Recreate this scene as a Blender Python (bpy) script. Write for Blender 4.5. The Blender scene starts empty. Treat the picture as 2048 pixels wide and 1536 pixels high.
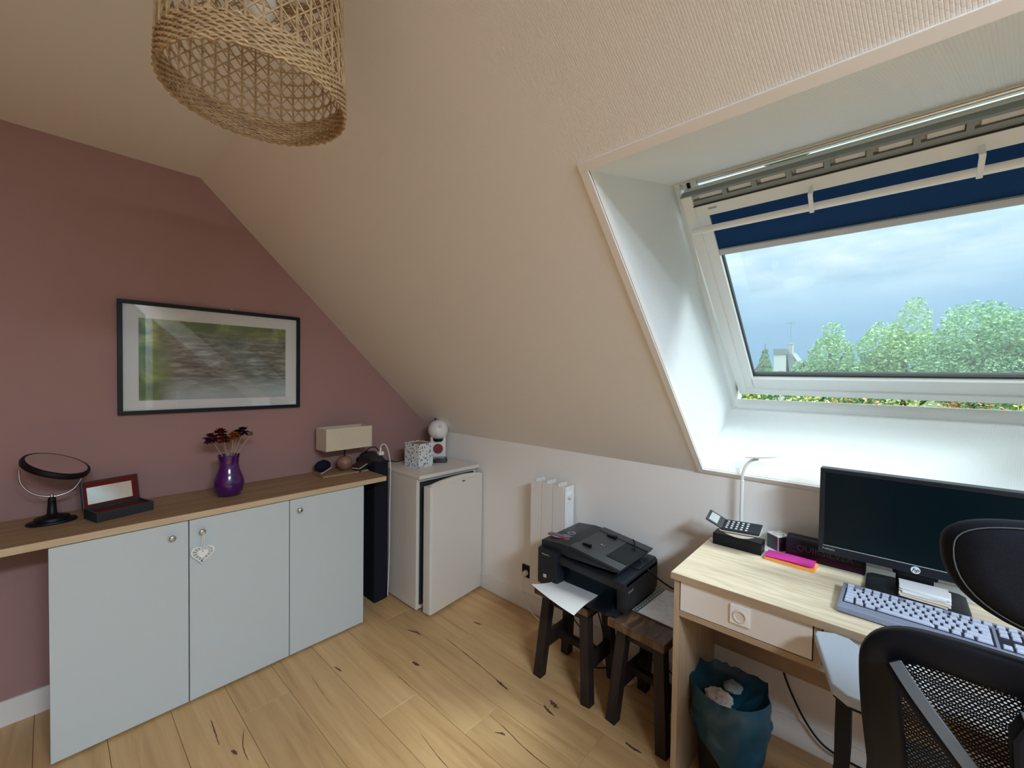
import bpy, bmesh, math, random
from mathutils import Vector, Matrix, noise
R = math.radians
random.seed(7)
scn = bpy.context.scene
col = scn.collection

# ------------------------------------------------------------------ camera
F_PX = 837.2
YAW, PITCH, ROLL = R(47.865), R(-1.259), R(0.780)
fw = Vector((math.sin(YAW)*math.cos(PITCH), math.cos(YAW)*math.cos(PITCH), math.sin(PITCH)))
rt0 = Vector((math.cos(YAW), -math.sin(YAW), 0)); up0 = rt0.cross(fw)
rt = math.cos(ROLL)*rt0 + math.sin(ROLL)*up0; up = -math.sin(ROLL)*rt0 + math.cos(ROLL)*up0
cd = bpy.data.cameras.new('camera'); cam = bpy.data.objects.new('camera', cd); col.objects.link(cam)
m = Matrix.Identity(4)
for i in range(3):
    m[i][0] = rt[i]; m[i][1] = up[i]; m[i][2] = -fw[i]
m[0][3], m[1][3], m[2][3] = 0, 0, 1.4
cam.matrix_world = m
cd.sensor_fit = 'HORIZONTAL'; cd.sensor_width = 36; cd.lens = 36*F_PX/2048; cd.clip_start = .02; cd.clip_end = 2000
scn.camera = cam

# ------------------------------------------------------------------ view / sky / light
vs = scn.view_settings
vs.view_transform = 'Standard'; vs.look = 'None'; vs.gamma = 1; vs.use_curve_mapping = False; vs.exposure = 0.0
W = bpy.data.worlds.new('sky'); scn.world = W; W.use_nodes = True
nt = W.node_tree; nt.nodes.clear()
def wn(t, **k):
    n = nt.nodes.new(t)
    for a, b in k.items(): setattr(n, a, b)
    return n
tc = wn('ShaderNodeTexCoord'); sep = wn('ShaderNodeSeparateXYZ'); nt.links.new(tc.outputs['Generated'], sep.inputs[0])
mp = wn('ShaderNodeMapping'); mp.inputs['Scale'].default_value = (1.6, 2.6, 9.0); nt.links.new(tc.outputs['Generated'], mp.inputs[0])
nz = wn('ShaderNodeTexNoise'); nz.inputs['Scale'].default_value = 1.9; nz.inputs['Detail'].default_value = 6; nz.inputs['Roughness'].default_value = .55
nt.links.new(mp.outputs[0], nz.inputs['Vector'])
cl = wn('ShaderNodeValToRGB'); cl.color_ramp.elements[0].position = .40; cl.color_ramp.elements[1].position = .66
nt.links.new(nz.outputs['Fac'], cl.inputs[0])
# overcast gradient: pale blue near the horizon, whiter and brighter overhead
g = wn('ShaderNodeValToRGB'); e = g.color_ramp.elements
e[0].position = 0; e[0].color = (.33, .56, .79, 1); e[1].position = 1; e[1].color = (2.1, 2.45, 2.6, 1)
k = e.new(.10); k.color = (.35, .59, .83, 1)
k = e.new(.33); k.color = (.92, 1.15, 1.30, 1)
k = e.new(.60); k.color = (1.55, 1.85, 2.0, 1)
nt.links.new(sep.outputs['Z'], g.inputs[0])
cloudcol = wn('ShaderNodeMix', data_type='RGBA', blend_type='MULTIPLY'); cloudcol.inputs[0].default_value = 1
nt.links.new(g.outputs[0], cloudcol.inputs['A'])
cr = wn('ShaderNodeMix', data_type='RGBA'); cr.inputs['A'].default_value = (.92, .95, .98, 1); cr.inputs['B'].default_value = (1.55, 1.28, 1.10, 1)
el = wn('ShaderNodeMapRange'); el.inputs['From Min'].default_value = .10; el.inputs['From Max'].default_value = .26; el.inputs['To Max'].default_value = 1
nt.links.new(sep.outputs['Z'], el.inputs['Value'])
mu = wn('ShaderNodeMath', operation='MULTIPLY'); nt.links.new(cl.outputs[0], mu.inputs[0]); nt.links.new(el.outputs[0], mu.inputs[1])
nt.links.new(mu.outputs[0], cr.inputs[0]); nt.links.new(cr.outputs['Result'], cloudcol.inputs['B'])
low = wn('ShaderNodeMapRange'); low.inputs['From Min'].default_value = -.02; low.inputs['From Max'].default_value = 0.0
nt.links.new(sep.outputs['Z'], low.inputs['Value'])
gm = wn('ShaderNodeMix', data_type='RGBA'); gm.inputs['A'].default_value = (.30, .36, .30, 1)
nt.links.new(low.outputs[0], gm.inputs[0]); nt.links.new(cloudcol.outputs['Result'], gm.inputs['B'])
bg = wn('ShaderNodeBackground'); bg.inputs['Strength'].default_value = 1.0; nt.links.new(gm.outputs['Result'], bg.inputs['Color'])
wo = wn('ShaderNodeOutputWorld'); nt.links.new(bg.outputs[0], wo.inputs[0])

def area(name, loc, target, sx, sy, power, color=(1, 1, 1), portal=False):
    l = bpy.data.lights.new(name, 'AREA'); l.shape = 'RECTANGLE'; l.size = sx; l.size_y = sy; l.energy = power; l.color = color
    o = bpy.data.objects.new(name, l); col.objects.link(o); o.location = loc
    o.rotation_euler = (Vector(target)-Vector(loc)).to_track_quat('-Z', 'Y').to_euler()
    if portal: l.cycles.is_portal = True
    return o
sl = bpy.data.lights.new('veiled_sun', 'SUN'); sl.energy = 3.0; sl.angle = R(20); sl.color = (.92, 1.0, 1.02)
so_ = bpy.data.objects.new('veiled_sun', sl); col.objects.link(so_); so_.location = (8, -11, 17)
so_.rotation_euler = Vector((-.75, 1.1, -1.66)).to_track_quat('-Z', 'Y').to_euler()
cy = scn.cycles; cy.adaptive_threshold = .04; cy.max_bounces = 7; cy.diffuse_bounces = 6; cy.glossy_bounces = 3; cy.transparent_max_bounces = 16; cy.caustics_reflective = False; cy.caustics_refractive = False
# daylight portals (they emit nothing: they only tell the sampler where the windows are)
area('roof_window_portal', (2.02, .02, 1.78), (1.02, .02, .78), 1.14, 1.17, 1, portal=True)
area('added_window_portal', (-.45, -1.66, 1.3), (-.45, 1, 1.3), 2.7, 1.9, 1, portal=True)

# ------------------------------------------------------------------ materials
def mat(name, c, rough=.6, metal=0, spec=.5, **k):
    mt = bpy.data.materials.new(name); mt.use_nodes = True
    b = mt.node_tree.nodes['Principled BSDF']
    b.inputs['Base Color'].default_value = (*c, 1); b.inputs['Roughness'].default_value = rough
    b.inputs['Metallic'].default_value = metal; b.inputs['Specular IOR Level'].default_value = spec
    for a, v in k.items(): b.inputs[a.replace('_', ' ')].default_value = v
    return mt
def nodes(mt): return mt.node_tree.nodes, mt.node_tree.links, mt.node_tree.nodes['Principled BSDF']
def coord(mt, scale=(1, 1, 1), rot=(0, 0, 0), rnd=False):
    n, l, b = nodes(mt)
    t = n.new('ShaderNodeTexCoord'); mpn = n.new('ShaderNodeMapping'); mpn.inputs['Scale'].default_value = scale; mpn.inputs['Rotation'].default_value = rot
    l.new(t.outputs['Object'], mpn.inputs['Vector'])
    if rnd:
        oi = n.new('ShaderNodeObjectInfo'); mm = n.new('ShaderNodeMath'); mm.operation = 'MULTIPLY'; mm.inputs[1].default_value = 37
        l.new(oi.outputs['Random'], mm.inputs[0]); cx = n.new('ShaderNodeCombineXYZ')
        for i in range(3): l.new(mm.outputs[0], cx.inputs[i])
        l.new(cx.outputs[0], mpn.inputs['Location'])
    return mpn.outputs[0]
def ramp(mt, fac, stops):
    n, l, b = nodes(mt); r = n.new('ShaderNodeValToRGB'); el = r.color_ramp.elements
    el[0].position = stops[0][0]; el[0].color = (*stops[0][1], 1); el[1].position = stops[-1][0]; el[1].color = (*stops[-1][1], 1)
    for p, c in stops[1:-1]:
        x = el.new(p); x.color = (*c, 1)
    l.new(fac, r.inputs[0]); return r.outputs[0]
def tnoise(mt, vec, scale, detail=4, rough=.5, dist=0):
    n, l, b = nodes(mt); t = n.new('ShaderNodeTexNoise'); t.inputs['Scale'].default_value = scale; t.inputs['Detail'].default_value = detail
    t.inputs['Roughness'].default_value = rough; t.inputs['Distortion'].default_value = dist; l.new(vec, t.inputs['Vector']); return t.outputs['Fac']
def bump(mt, h, strength=.3, dist=.002):
    n, l, b = nodes(mt); bp = n.new('ShaderNodeBump'); bp.inputs['Strength'].default_value = strength; bp.inputs['Distance'].default_value = dist
    l.new(h, bp.inputs['Height']); l.new(bp.outputs[0], b.inputs['Normal'])
def wallpaper(name, c, strength=.35, rough=.8):
    mt = mat(name, c, rough, spec=.25); n, l, b = nodes(mt); v = coord(mt, rot=(0, 0, R(8)))
    br = n.new('ShaderNodeTexBrick'); br.inputs['Scale'].default_value = 1; br.inputs['Brick Width'].default_value = .012; br.inputs['Row Height'].default_value = .0055
    br.inputs['Mortar Size'].default_value = .0012; br.inputs['Mortar Smooth'].default_value = 1.0
    l.new(v, br.inputs['Vector']); nzz = tnoise(mt, v, 130, 3)
    ad = n.new('ShaderNodeMath'); ad.operation = 'MULTIPLY_ADD'; ad.inputs[1].default_value = .9; l.new(nzz, ad.inputs[0])
    inv = n.new('ShaderNodeMath'); inv.operation = 'SUBTRACT'; inv.inputs[0].default_value = 1; l.new(br.outputs['Fac'], inv.inputs[1]); l.new(inv.outputs[0], ad.inputs[2])
    bump(mt, ad.outputs[0], strength, .0012); return mt
def wood(name, stops, stretch=(40, 2, 40), rough=.5, rnd=False, scale=1.0, hue=0.0, bumpy=.15):
    mt = mat(name, (.5, .4, .3), rough); n, l, b = nodes(mt)
    v = coord(mt, stretch, rnd=rnd); f1 = tnoise(mt, v, scale, 6, .6, .6)
    c = ramp(mt, f1, stops)
    if rnd:
        oi = n.new('ShaderNodeObjectInfo'); mr = n.new('ShaderNodeMapRange'); mr.inputs['To Min'].default_value = 1-hue; mr.inputs['To Max'].default_value = 1+hue*.6
        l.new(oi.outputs['Random'], mr.inputs['Value']); mx = n.new('ShaderNodeMix'); mx.data_type = 'RGBA'; mx.blend_type = 'MULTIPLY'; mx.inputs[0].default_value = 1
        l.new(c, mx.inputs['A']); l.new(mr.outputs[0], mx.inputs['B']); c = mx.outputs['Result']
    l.new(c, b.inputs['Base Color']); bump(mt, f1, bumpy, .001); return mt
def fabric(name, c, c2, sc=300, rough=.9):
    mt = mat(name, c, rough, spec=.2); n, l, b = nodes(mt); v = coord(mt); f = tnoise(mt, v, sc, 3)
    l.new(ramp(mt, f, [(.35, c), (.65, c2)]), b.inputs['Base Color']); bump(mt, f, .3, .001); return mt

WALL = (.85, .83, .79)
M_wall = wallpaper('wallpaper_white', WALL, .3)
M_wall_lit = wallpaper('wallpaper_daylit', (.78, .81, .81), .4)  # same white paper as the walls, cool window light put into its colour
M_ceil = mat('ceiling_paint', (.84, .84, .81), .85, spec=.2)
M_purple = mat('mauve_paint', (.355, .212, .194), .75, spec=.25)
_n = tnoise(M_purple, coord(M_purple), 420, 2); bump(M_purple, _n, .12, .001)
M_trim = mat('trim_white', (.85, .83, .79), .5)
M_base = mat('baseboard_white', (.78, .76, .72), .5)
M_lacq = mat('white_lacquer', (.86, .88, .87), .35)
M_upvc = mat('window_white', (.86, .89, .88), .35)
M_grey = mat('vent_grey', (.26, .30, .30), .5)
M_slot = mat('slot_light', (.75, .75, .74), .6)
M_alu = mat('aluminium', (.80, .80, .84), .22, 1)
M_seal = mat('black_seal', (.02, .025, .03), .6)
M_blind = fabric('navy_blind', (.007, .043, .14), (.010, .054, .165), 500)
M_door = mat('cabinet_grey_blue', (.545, .615, .625), .55)
M_carc = mat('cabinet_inside', (.06, .07, .09), .7)
M_steel = mat('brushed_steel', (.62, .60, .57), .28, 1)
M_black = mat('black_plastic', (.004, .005, .008), .42, spec=.25)
M_blacksat = mat('black_satin', (.018, .020, .024), .5)
M_char = mat('charcoal_plastic', (.011, .014, .019), .38, spec=.35)
M_char2 = mat('grey_charcoal', (.045, .052, .058), .4)
M_screen = mat('screen_off', (.002, .008, .011), .22, 0, .2)
M_white = mat('white_plastic', (.82, .81, .78), .35)
M_paper = mat('paper_white', (.86, .87, .90), .8, spec=.2)
M_brown = wood('dark_stained_wood', [(.3, (.005, .003, .003)), (.55, (.014, .008, .007)), (.75, (.030, .016, .012))], (60, 60, 6), .6, scale=.8)
M_seat = wood('worn_seat_wood', [(.3, (.030, .016, .010)), (.5, (.085, .045, .026)), (.72, (.20, .115, .065))], (7, 22, 7), .4, scale=1.6)
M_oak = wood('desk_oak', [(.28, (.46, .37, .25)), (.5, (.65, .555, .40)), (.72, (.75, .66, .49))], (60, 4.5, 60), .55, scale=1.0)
M_oakshade = wood('desk_oak_shaded', [(.3, (.33, .235, .15)), (.7, (.42, .31, .20))], (60, 5, 60), .6)  # same oak as the desktop, browner: shade put into the colour
M_oakshade_leg = wood('desk_oak_shaded_leg', [(.3, (.33, .235, .15)), (.7, (.43, .32, .21))], (60, 60, 5), .6)  # desktop oak with upright grain, shade put into the colour
M_work = wood('worktop_oak', [(.25, (.20, .125, .065)), (.5, (.33, .215, .115)), (.75, (.42, .285, .16))], (3, 45, 45), .5)
M_workedge = wood('worktop_edge', [(.3, (.52, .39, .24)), (.7, (.60, .46, .29))], (4, 60, 60), .6)
M_plank = wood('floor_oak', [(.22, (.37, .215, .090)), (.42, (.56, .350, .158)), (.6, (.63, .410, .195)), (.8, (.71, .495, .26))], (26, 1.7, 26), .48, rnd=True, hue=.12, scale=.9, bumpy=.08)
M_knot = mat('wood_knot', (.105, .052, .024), .7)
M_gap = mat('floor_gap', (.10, .06, .03), .8)
def glassmat(name, tint=(.93, .97, .97), haze=.0):
    mt = bpy.data.materials.new(name); mt.use_nodes = True; n = mt.node_tree.nodes; l = mt.node_tree.links; n.clear()
    o = n.new('ShaderNodeOutputMaterial'); t = n.new('ShaderNodeBsdfTransparent'); t.inputs[0].default_value = (*tint, 1)
    gl = n.new('ShaderNodeBsdfGlossy'); gl.inputs['Roughness'].default_value = .02; lw = n.new('ShaderNodeLayerWeight'); lw.inputs['Blend'].default_value = .5
    pw_ = n.new('ShaderNodeMath'); pw_.operation = 'POWER'; pw_.inputs[1].default_value = 5; l.new(lw.outputs['Facing'], pw_.inputs[0])
    fr = n.new('ShaderNodeMath'); fr.operation = 'MULTIPLY_ADD'; fr.inputs[1].default_value = .94; fr.inputs[2].default_value = .04; l.new(pw_.outputs[0], fr.inputs[0])
    mx = n.new('ShaderNodeMixShader'); l.new(fr.outputs[0], mx.inputs[0]); l.new(gl.outputs[0], mx.inputs[2]); l.new(mx.outputs[0], o.inputs[0])
    if haze:       # dusty film on the outside of the pane
        tl_ = n.new('ShaderNodeBsdfTranslucent'); tl_.inputs[0].default_value = (.9, .95, .95, 1); m2 = n.new('ShaderNodeMixShader'); m2.inputs[0].default_value = haze
        l.new(t.outputs[0], m2.inputs[1]); l.new(tl_.outputs[0], m2.inputs[2]); l.new(m2.outputs[0], mx.inputs[1])
    else: l.new(t.outputs[0], mx.inputs[1])
    return mt
M_glass = glassmat('window_glass', haze=.028)
M_pglass = glassmat('picture_glass', (.98, .99, .99))

# ------------------------------------------------------------------ mesh helpers
def NB(): return bmesh.new()
def app(bm, t, M=None):
    if M is not None: t.transform(M)
    me = bpy.data.meshes.new('tmp'); t.to_mesh(me); t.free(); bm.from_mesh(me); bpy.data.meshes.remove(me); return bm
def bx(bm, x0, x1, y0, y1, z0, z1, bev=0, seg=2, M=None):
    t = bmesh.new(); bmesh.ops.create_cube(t, size=1)
    for v in t.verts: v.co = Vector(((x0+x1)/2+v.co.x*abs(x1-x0), (y0+y1)/2+v.co.y*abs(y1-y0), (z0+z1)/2+v.co.z*abs(z1-z0)))
    if bev: bmesh.ops.bevel(t, geom=list(t.edges), offset=bev, segments=seg, profile=.7, affect='EDGES')
    return app(bm, t, M)
def prism(bm, poly, z0, z1, bev=0, seg=2, M=None):
    t = bmesh.new(); a = [t.verts.new((x, y, z0)) for x, y in poly]; b = [t.verts.new((x, y, z1)) for x, y in poly]; n = len(poly)
    t.faces.new(a[::-1]); t.faces.new(b)
    for i in range(n): t.faces.new((a[i], a[(i+1) % n], b[(i+1) % n], b[i]))
    bmesh.ops.recalc_face_normals(t, faces=t.faces)
    if bev: bmesh.ops.bevel(t, geom=list(t.edges), offset=bev, segments=seg, profile=.7, affect='EDGES')
    return app(bm, t, M)
def smooth(pts, n=8, closed=False):
    P = [Vector(p) for p in pts]; out = []; N = len(P)
    for i in range(N if closed else N-1):
        if closed: a, b, c, d = P[(i-1) % N], P[i], P[(i+1) % N], P[(i+2) % N]
        else: a, b, c, d = P[max(i-1, 0)], P[i], P[i+1], P[min(i+2, N-1)]
        for j in range(n):
            s = j/n; out.append(.5*((2*b)+(c-a)*s+(2*a-5*b+4*c-d)*s*s+(3*b-a-3*c+d)*s**3))
    if not closed: out.append(P[-1])
    return out
def tube(bm, pts, r, seg=8, closed=False, prof=None, upv=None):
    P = [Vector(p) for p in pts]; N = len(P); rings = []
    nrm = None
    for i in range(N):
        t = (P[(i+1) % N]-P[i-1]) if closed else (P[min(i+1, N-1)]-P[max(i-1, 0)])
        if t.length < 1e-9: t = Vector((0, 0, 1))
        t.normalize()
        if upv is not None: nrm = Vector(upv)-t*t.dot(Vector(upv))
        elif nrm is None: nrm = t.orthogonal()
        else: nrm = nrm-t*t.dot(nrm)
        nrm.normalize(); bn = t.cross(nrm); rr = r[i] if isinstance(r, (list, tuple)) else r
        if prof: rings.append([bm.verts.new(P[i]+nrm*a+bn*b) for a, b in prof])
        else: rings.append([bm.verts.new(P[i]+(nrm*math.cos(2*math.pi*k/seg)+bn*math.sin(2*math.pi*k/seg))*rr) for k in range(seg)])
    S = len(rings[0])
    for i in range(N if closed else N-1):
        a, b = rings[i], rings[(i+1) % N]
        for k in range(S): bm.faces.new((a[k], a[(k+1) % S], b[(k+1) % S], b[k]))
    if not closed: bm.faces.new(rings[0][::-1]); bm.faces.new(rings[-1])
    return bm
def lathe(bm, prof, seg=32, M=None, cap=True):
    t = bmesh.new(); rings = []
    for r_, z in prof:
        rings.append([t.verts.new((r_*math.cos(2*math.pi*k/seg), r_*math.sin(2*math.pi*k/seg), z)) for k in range(seg)] if r_ > 1e-6 else [t.verts.new((0, 0, z))])
    for a, b in zip(rings, rings[1:]):
        for k in range(seg):
            k2 = (k+1) % seg
            if len(a) == 1 and len(b) > 1: t.faces.new((a[0], b[k2], b[k]))
            elif len(b) == 1 and len(a) > 1: t.faces.new((a[k], a[k2], b[0]))
            elif len(a) > 1: t.faces.new((a[k], a[k2], b[k2], b[k]))
    if cap:
        if len(rings[0]) > 1: t.faces.new(rings[0][::-1])
        if len(rings[-1]) > 1: t.faces.new(rings[-1])
    bmesh.ops.recalc_face_normals(t, faces=t.faces)
    return app(bm, t, M)
def cyl(bm, p0, p1, r0, r1=None, seg=16):
    r1 = r0 if r1 is None else r1; return tube(bm, [p0, p1], [r0, r1], seg)
def sphere(bm, c, r, u=24, v=16, M=None, sc=(1, 1, 1)):
    t = bmesh.new(); bmesh.ops.create_uvsphere(t, u_segments=u, v_segments=v, radius=r)
    for q in t.verts: q.co = Vector((q.co.x*sc[0], q.co.y*sc[1], q.co.z*sc[2]))+Vector(c)
    return app(bm, t, M)
def sheet(bm, fn, nu, nv, th=0.0):
    """thin curved sheet: fn(u,v)->point, u,v in 0..1, with thickness th along z"""
    g0 = [[bm.verts.new(Vector(fn(i/nu, j/nv))) for j in range(nv+1)] for i in range(nu+1)]
    for i in range(nu):
        for j in range(nv): bm.faces.new((g0[i][j], g0[i+1][j], g0[i+1][j+1], g0[i][j+1]))
    if th:
        bmesh.ops.solidify(bm, geom=list(bm.faces), thickness=th)
    return bm
def frame(o, ex, ey, ez):
    M = Matrix.Identity(4)
    for i in range(3): M[i][0] = ex[i]; M[i][1] = ey[i]; M[i][2] = ez[i]; M[i][3] = o[i]
    return M
def obj(name, bm, mt, parent=None, M=None, sm=None, kind=None, label=None):
    bmesh.ops.recalc_face_normals(bm, faces=bm.faces)
    me = bpy.data.meshes.new(name); bm.to_mesh(me); bm.free()
    for q in (mt if isinstance(mt, (list, tuple)) else [mt]): me.materials.append(q)
    if sm is not None:
        try: me.shade_smooth(); me.set_sharp_from_angle(angle=R(sm))
        except Exception: pass
    o = bpy.data.objects.new(name, me); col.objects.link(o)
    if parent: o.parent = parent
    if M is not None: o.matrix_local = M
    if kind: o['kind'] = kind
    if label: o['label'] = label
    return o
def tag(o, label, cat=None, group=None, kind=None):
    o['label'] = label
    if cat: o['category'] = cat
    if group: o['group'] = group
    if kind: o['kind'] = kind
    return o
def thing(name, label, cat, loc=(0, 0, 0), rz=0, group=None, kind=None):
    o = bpy.data.objects.new(name, None); col.objects.link(o); o.location = loc; o.rotation_euler = (0, 0, rz); o.empty_display_size = .05
    return tag(o, label, cat, group, kind)
def struct(name, bm, mt, M=None, sm=None, label=None):
    o = obj(name, bm, mt, None, M, sm); o['kind'] = 'structure'
    if label: o['label'] = label
    return o
def inst(name, me, parent, M=None):
    o = bpy.data.objects.new(name, me); col.objects.link(o); o.parent = parent
    if M is not None: o.matrix_local = M
    return o
def copy_tree(o, parent=None):
    c = o.copy(); col.objects.link(c); c.parent = parent
    for ch in list(o.children): copy_tree(ch, c)
    return c
def text(name, s, size, mt, parent, M, ext=.0004, shear=0):
    cu = bpy.data.curves.new('t', 'FONT'); cu.body = s; cu.size = size; cu.extrude = ext; cu.align_x = 'CENTER'; cu.align_y = 'CENTER'; cu.shear = shear; cu.resolution_u = 2
    t = bpy.data.objects.new('t', cu); col.objects.link(t); bpy.context.view_layer.update()
    me = bpy.data.meshes.new_from_object(t.evaluated_get(bpy.context.evaluated_depsgraph_get()))
    bpy.data.objects.remove(t); bpy.data.curves.remove(cu)
    me.materials.clear(); me.materials.append(mt); me.name = name
    return inst(name, me, parent, M)
T4 = Matrix.Translation
def RX(a): return Matrix.Rotation(R(a), 4, 'X')
def RY(a): return Matrix.Rotation(R(a), 4, 'Y')
def RZ(a): return Matrix.Rotation(R(a), 4, 'Z')

# ================================================================== THE ROOM
XK, YP, ZK, ZC, XS = 1.910, 2.542, .985, 2.347, .505
XL, YR = -1.90, -1.62           # the side wall and the gable behind the camera
WY0, WY1 = -.55, .59            # roof window opening, along the slope wall

# floor: slab with every board on its own
bm = NB(); bx(bm, XL-.1, XK+.1, YR-.1, YP+.1, -.10, -.012)
floor = struct('floor', bm, M_gap)
PW, PL = .1875, 1.29
joint = {0: .02, 1: .36, 2: .799, 3: 1.196, 4: 1.503, 5: .95, 6: 1.92, 7: 1.36}
bm = NB(); bx(bm, -PW/2+.0006, PW/2-.0006, -PL/2+.0006, PL/2-.0006, -.012, 0, .0012, 1)
me0 = obj('plank', bm, M_plank, floor); pm = me0.data; bpy.data.objects.remove(me0)
for k in range(0, 22):
    x1 = 1.637+.1875 - k*PW + .0875*0; xa, xb = x1-PW, x1
    if k == 0: xa, xb = 1.637, 1.8245
    j0 = joint.get(k, random.uniform(0, PL)); y = j0-PL*3
    while y < YP:
        ya, yb = max(y, YR), min(y+PL, YP)
        if yb-ya > .02 and xb > XL:
            if abs((yb-ya)-PL) < 1e-6: inst('plank', pm, floor, T4(((xa+xb)/2, (ya+yb)/2, 0)))
            else:
                bm = NB(); bx(bm, -PW/2+.0006, PW/2-.0006, -(yb-ya)/2+.0006, (yb-ya)/2-.0006, -.012, 0, .0012, 1); obj('plank', bm, M_plank, floor, T4(((xa+xb)/2, (ya+yb)/2, 0)))
        y += PL
ya = YR                                                      # narrow rip along the knee wall
for yb in (-.6, .69, 1.98, YP):
    bm = NB(); bx(bm, -(XK-1.8245)/2+.0006, (XK-1.8245)/2-.0006, -(yb-ya)/2+.0006, (yb-ya)/2-.0006, -.012, 0, .0012, 1); obj('plank', bm, M_plank, floor, T4(((XK+1.8245)/2, (ya+yb)/2, 0))); ya = yb
def blot(pts, wd, name):
    """dark knot or split in a board: an irregular sliver inlaid flush with the surface"""
    bm = NB(); P = smooth(pts, 8); L = []; Rr = []; ph_ = random.uniform(0, 50); knot_ = wd > .006
    for i, p in enumerate(P):
        t = (P[min(i+1, len(P)-1)]-P[max(i-1, 0)]).normalized(); n = Vector((-t.y, t.x, 0)); s = i/(len(P)-1); e_ = math.sin(math.pi*min(max(s, .02), .98))**(.8 if knot_ else .5)
        a_ = wd*e_*(.55+.55*noise.noise(Vector((ph_, s*9, 0)))); b2 = wd*e_*(.55+.55*noise.noise(Vector((ph_+7, s*9, 3))))
        L.append(bm.verts.new((p.x+n.x*a_, p.y+n.y*a_, .0004))); Rr.append(bm.verts.new((p.x-n.x*b2, p.y-n.y*b2, .0004)))
    for i in range(len(P)-1): bm.faces.new((L[i], Rr[i], Rr[i+1], L[i+1]))
    return obj(name, bm, M_knot, floor)
for pts, w in (([(1.400, 1.73, 0), (1.392, 1.60, 0), (1.385, 1.50, 0), (1.376, 1.40, 0), (1.362, 1.25, 0)], .0035), ([(1.365, 1.31, 0), (1.362, 1.27, 0), (1.356, 1.225, 0)], .010),
               ([(1.205, 1.192, 0), (1.20, 1.10, 0), (1.188, 1.0, 0), (1.185, .90, 0), (1.19, .83, 0)], .003), ([(1.16, 1.115, 0), (1.175, 1.09, 0), (1.178, 1.075, 0)], .008),
               ([(1.44, 1.055, 0), (1.43, 1.03, 0), (1.425, 1.0, 0)], .015), ([(1.40, 1.06, 0), (1.388, 1.03, 0), (1.383, .99, 0)], .009), ([(1.385, 1.16, 0), (1.388, 1.08, 0), (1.39, 1.03, 0)], .002),
               ([(1.172, 1.69, 0), (1.176, 1.665, 0), (1.178, 1.64, 0)], .014), ([(1.07, 1.66, 0), (1.072, 1.6, 0), (1.069, 1.53, 0)], .0015), ([(1.30, 1.93, 0), (1.32, 1.87, 0), (1.325, 1.83, 0)], .010),
               ([(.425, 1.99, 0), (.42, 1.90, 0), (.416, 1.83, 0)], .004), ([(.44, 1.77, 0), (.446, 1.755, 0), (.45, 1.735, 0)], .010), ([(.50, 1.84, 0), (.475, 1.76, 0), (.47, 1.68, 0)], .003),
               ([(.96, 1.33, 0), (.945, 1.2, 0), (.94, 1.1, 0)], .002), ([(.90, 1.93, 0), (.905, 1.9, 0), (.908, 1.87, 0)], .007), ([(.80, 1.95, 0), (.79, 1.8, 0), (.785, 1.7, 0)], .0015),
               ([(1.60, 1.72, 0), (1.605, 1.69, 0), (1.61, 1.66, 0)], .008), ([(1.47, .72, 0), (1.465, .69, 0), (1.468, .65, 0)], .010)):
    blot(pts, w, 'knot' if w > .006 else 'split')

def wallpoly(poly, holes=()):
    pass
# back gable wall (mauve), slope follows the roof
bm = NB(); prism(bm, [(XL, -.1), (XK+.05, -.1), (XK+.05, ZK-.048), (XS, ZC), (XL, ZC)], 0, .12)
struct('wall_back', bm, M_purple, frame((0, YP+.12, 0), (1, 0, 0), (0, 0, 1), (0, -1, 0)))
# knee wall under the slope
bm = NB(); bx(bm, -.05, ZK, YR-.1, YP+.1, 0, .08)
struct('wall_right', bm, M_wall, frame((XK, 0, 0), (0, 0, 1), (0, 1, 0), (1, 0, 0)))
# slope wall with the opening for the roof window
SD = Vector((XK-XS, 0, ZK-ZC)); SLEN = SD.length; SD.normalize(); SN = Vector((-SD.z, 0, SD.x))
O_S = Vector((XS, 0, ZC)); A0 = (.935-XS)/SD.x; A1 = (1.886-XS)/SD.x
bm = NB(); TH = .03
bx(bm, -.02, A0, YR-.1, YP+.1, 0, TH); bx(bm, A1, SLEN+.02, YR-.1, YP+.1, 0, TH); bx(bm, A0, A1, WY1, YP+.1, 0, TH); bx(bm, A0, A1, YR-.1, WY0, 0, TH)
MS = frame(O_S, SD, (0, 1, 0), SN)
struct('wall_slope', bm, M_wall, MS)
# flat ceiling, side wall, gable behind the camera with a large window added for fill light
bm = NB(); bx(bm, XL-.1, XS+.01, YR-.1, YP+.1, ZC, ZC+.1); struct('ceiling', bm, M_ceil)
bm = NB(); bx(bm, -.1, ZC+.1, YR-.1, YP+.1, -.1, 0); struct('wall_left', bm, M_purple, frame((XL, 0, 0), (0, 0, 1), (0, 1, 0), (1, 0, 0)))
GX0, GX1, GZ0, GZ1 = -1.75, .85, .35, 2.25
bm = NB(); bx(bm, XL-.1, GX0, YR-.12, YR, -.1, 2.6); bx(bm, GX0, GX1, YR-.12, YR, -.1, GZ0); bx(bm, GX0, GX1, YR-.12, YR, GZ1, 2.6); bx(bm, GX1, XK+.1, YR-.12, YR, -.1, 2.6)
struct('wall_front', bm, M_purple)
w2 = thing('added_window', 'wide white framed window added behind the viewer for fill daylight', None, (0, YR-.06, 0), kind='structure')
bm = NB()
for x in (GX0, (GX0+GX1)/2-.03, GX1-.06): bx(bm, x, x+.06, -.03, .03, GZ0, GZ1, .006)
for z in (GZ0, GZ1-.06): bx(bm, GX0, GX1, -.03, .03, z, z+.06, .006)
obj('window_frame', bm, M_upvc, w2)
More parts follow.
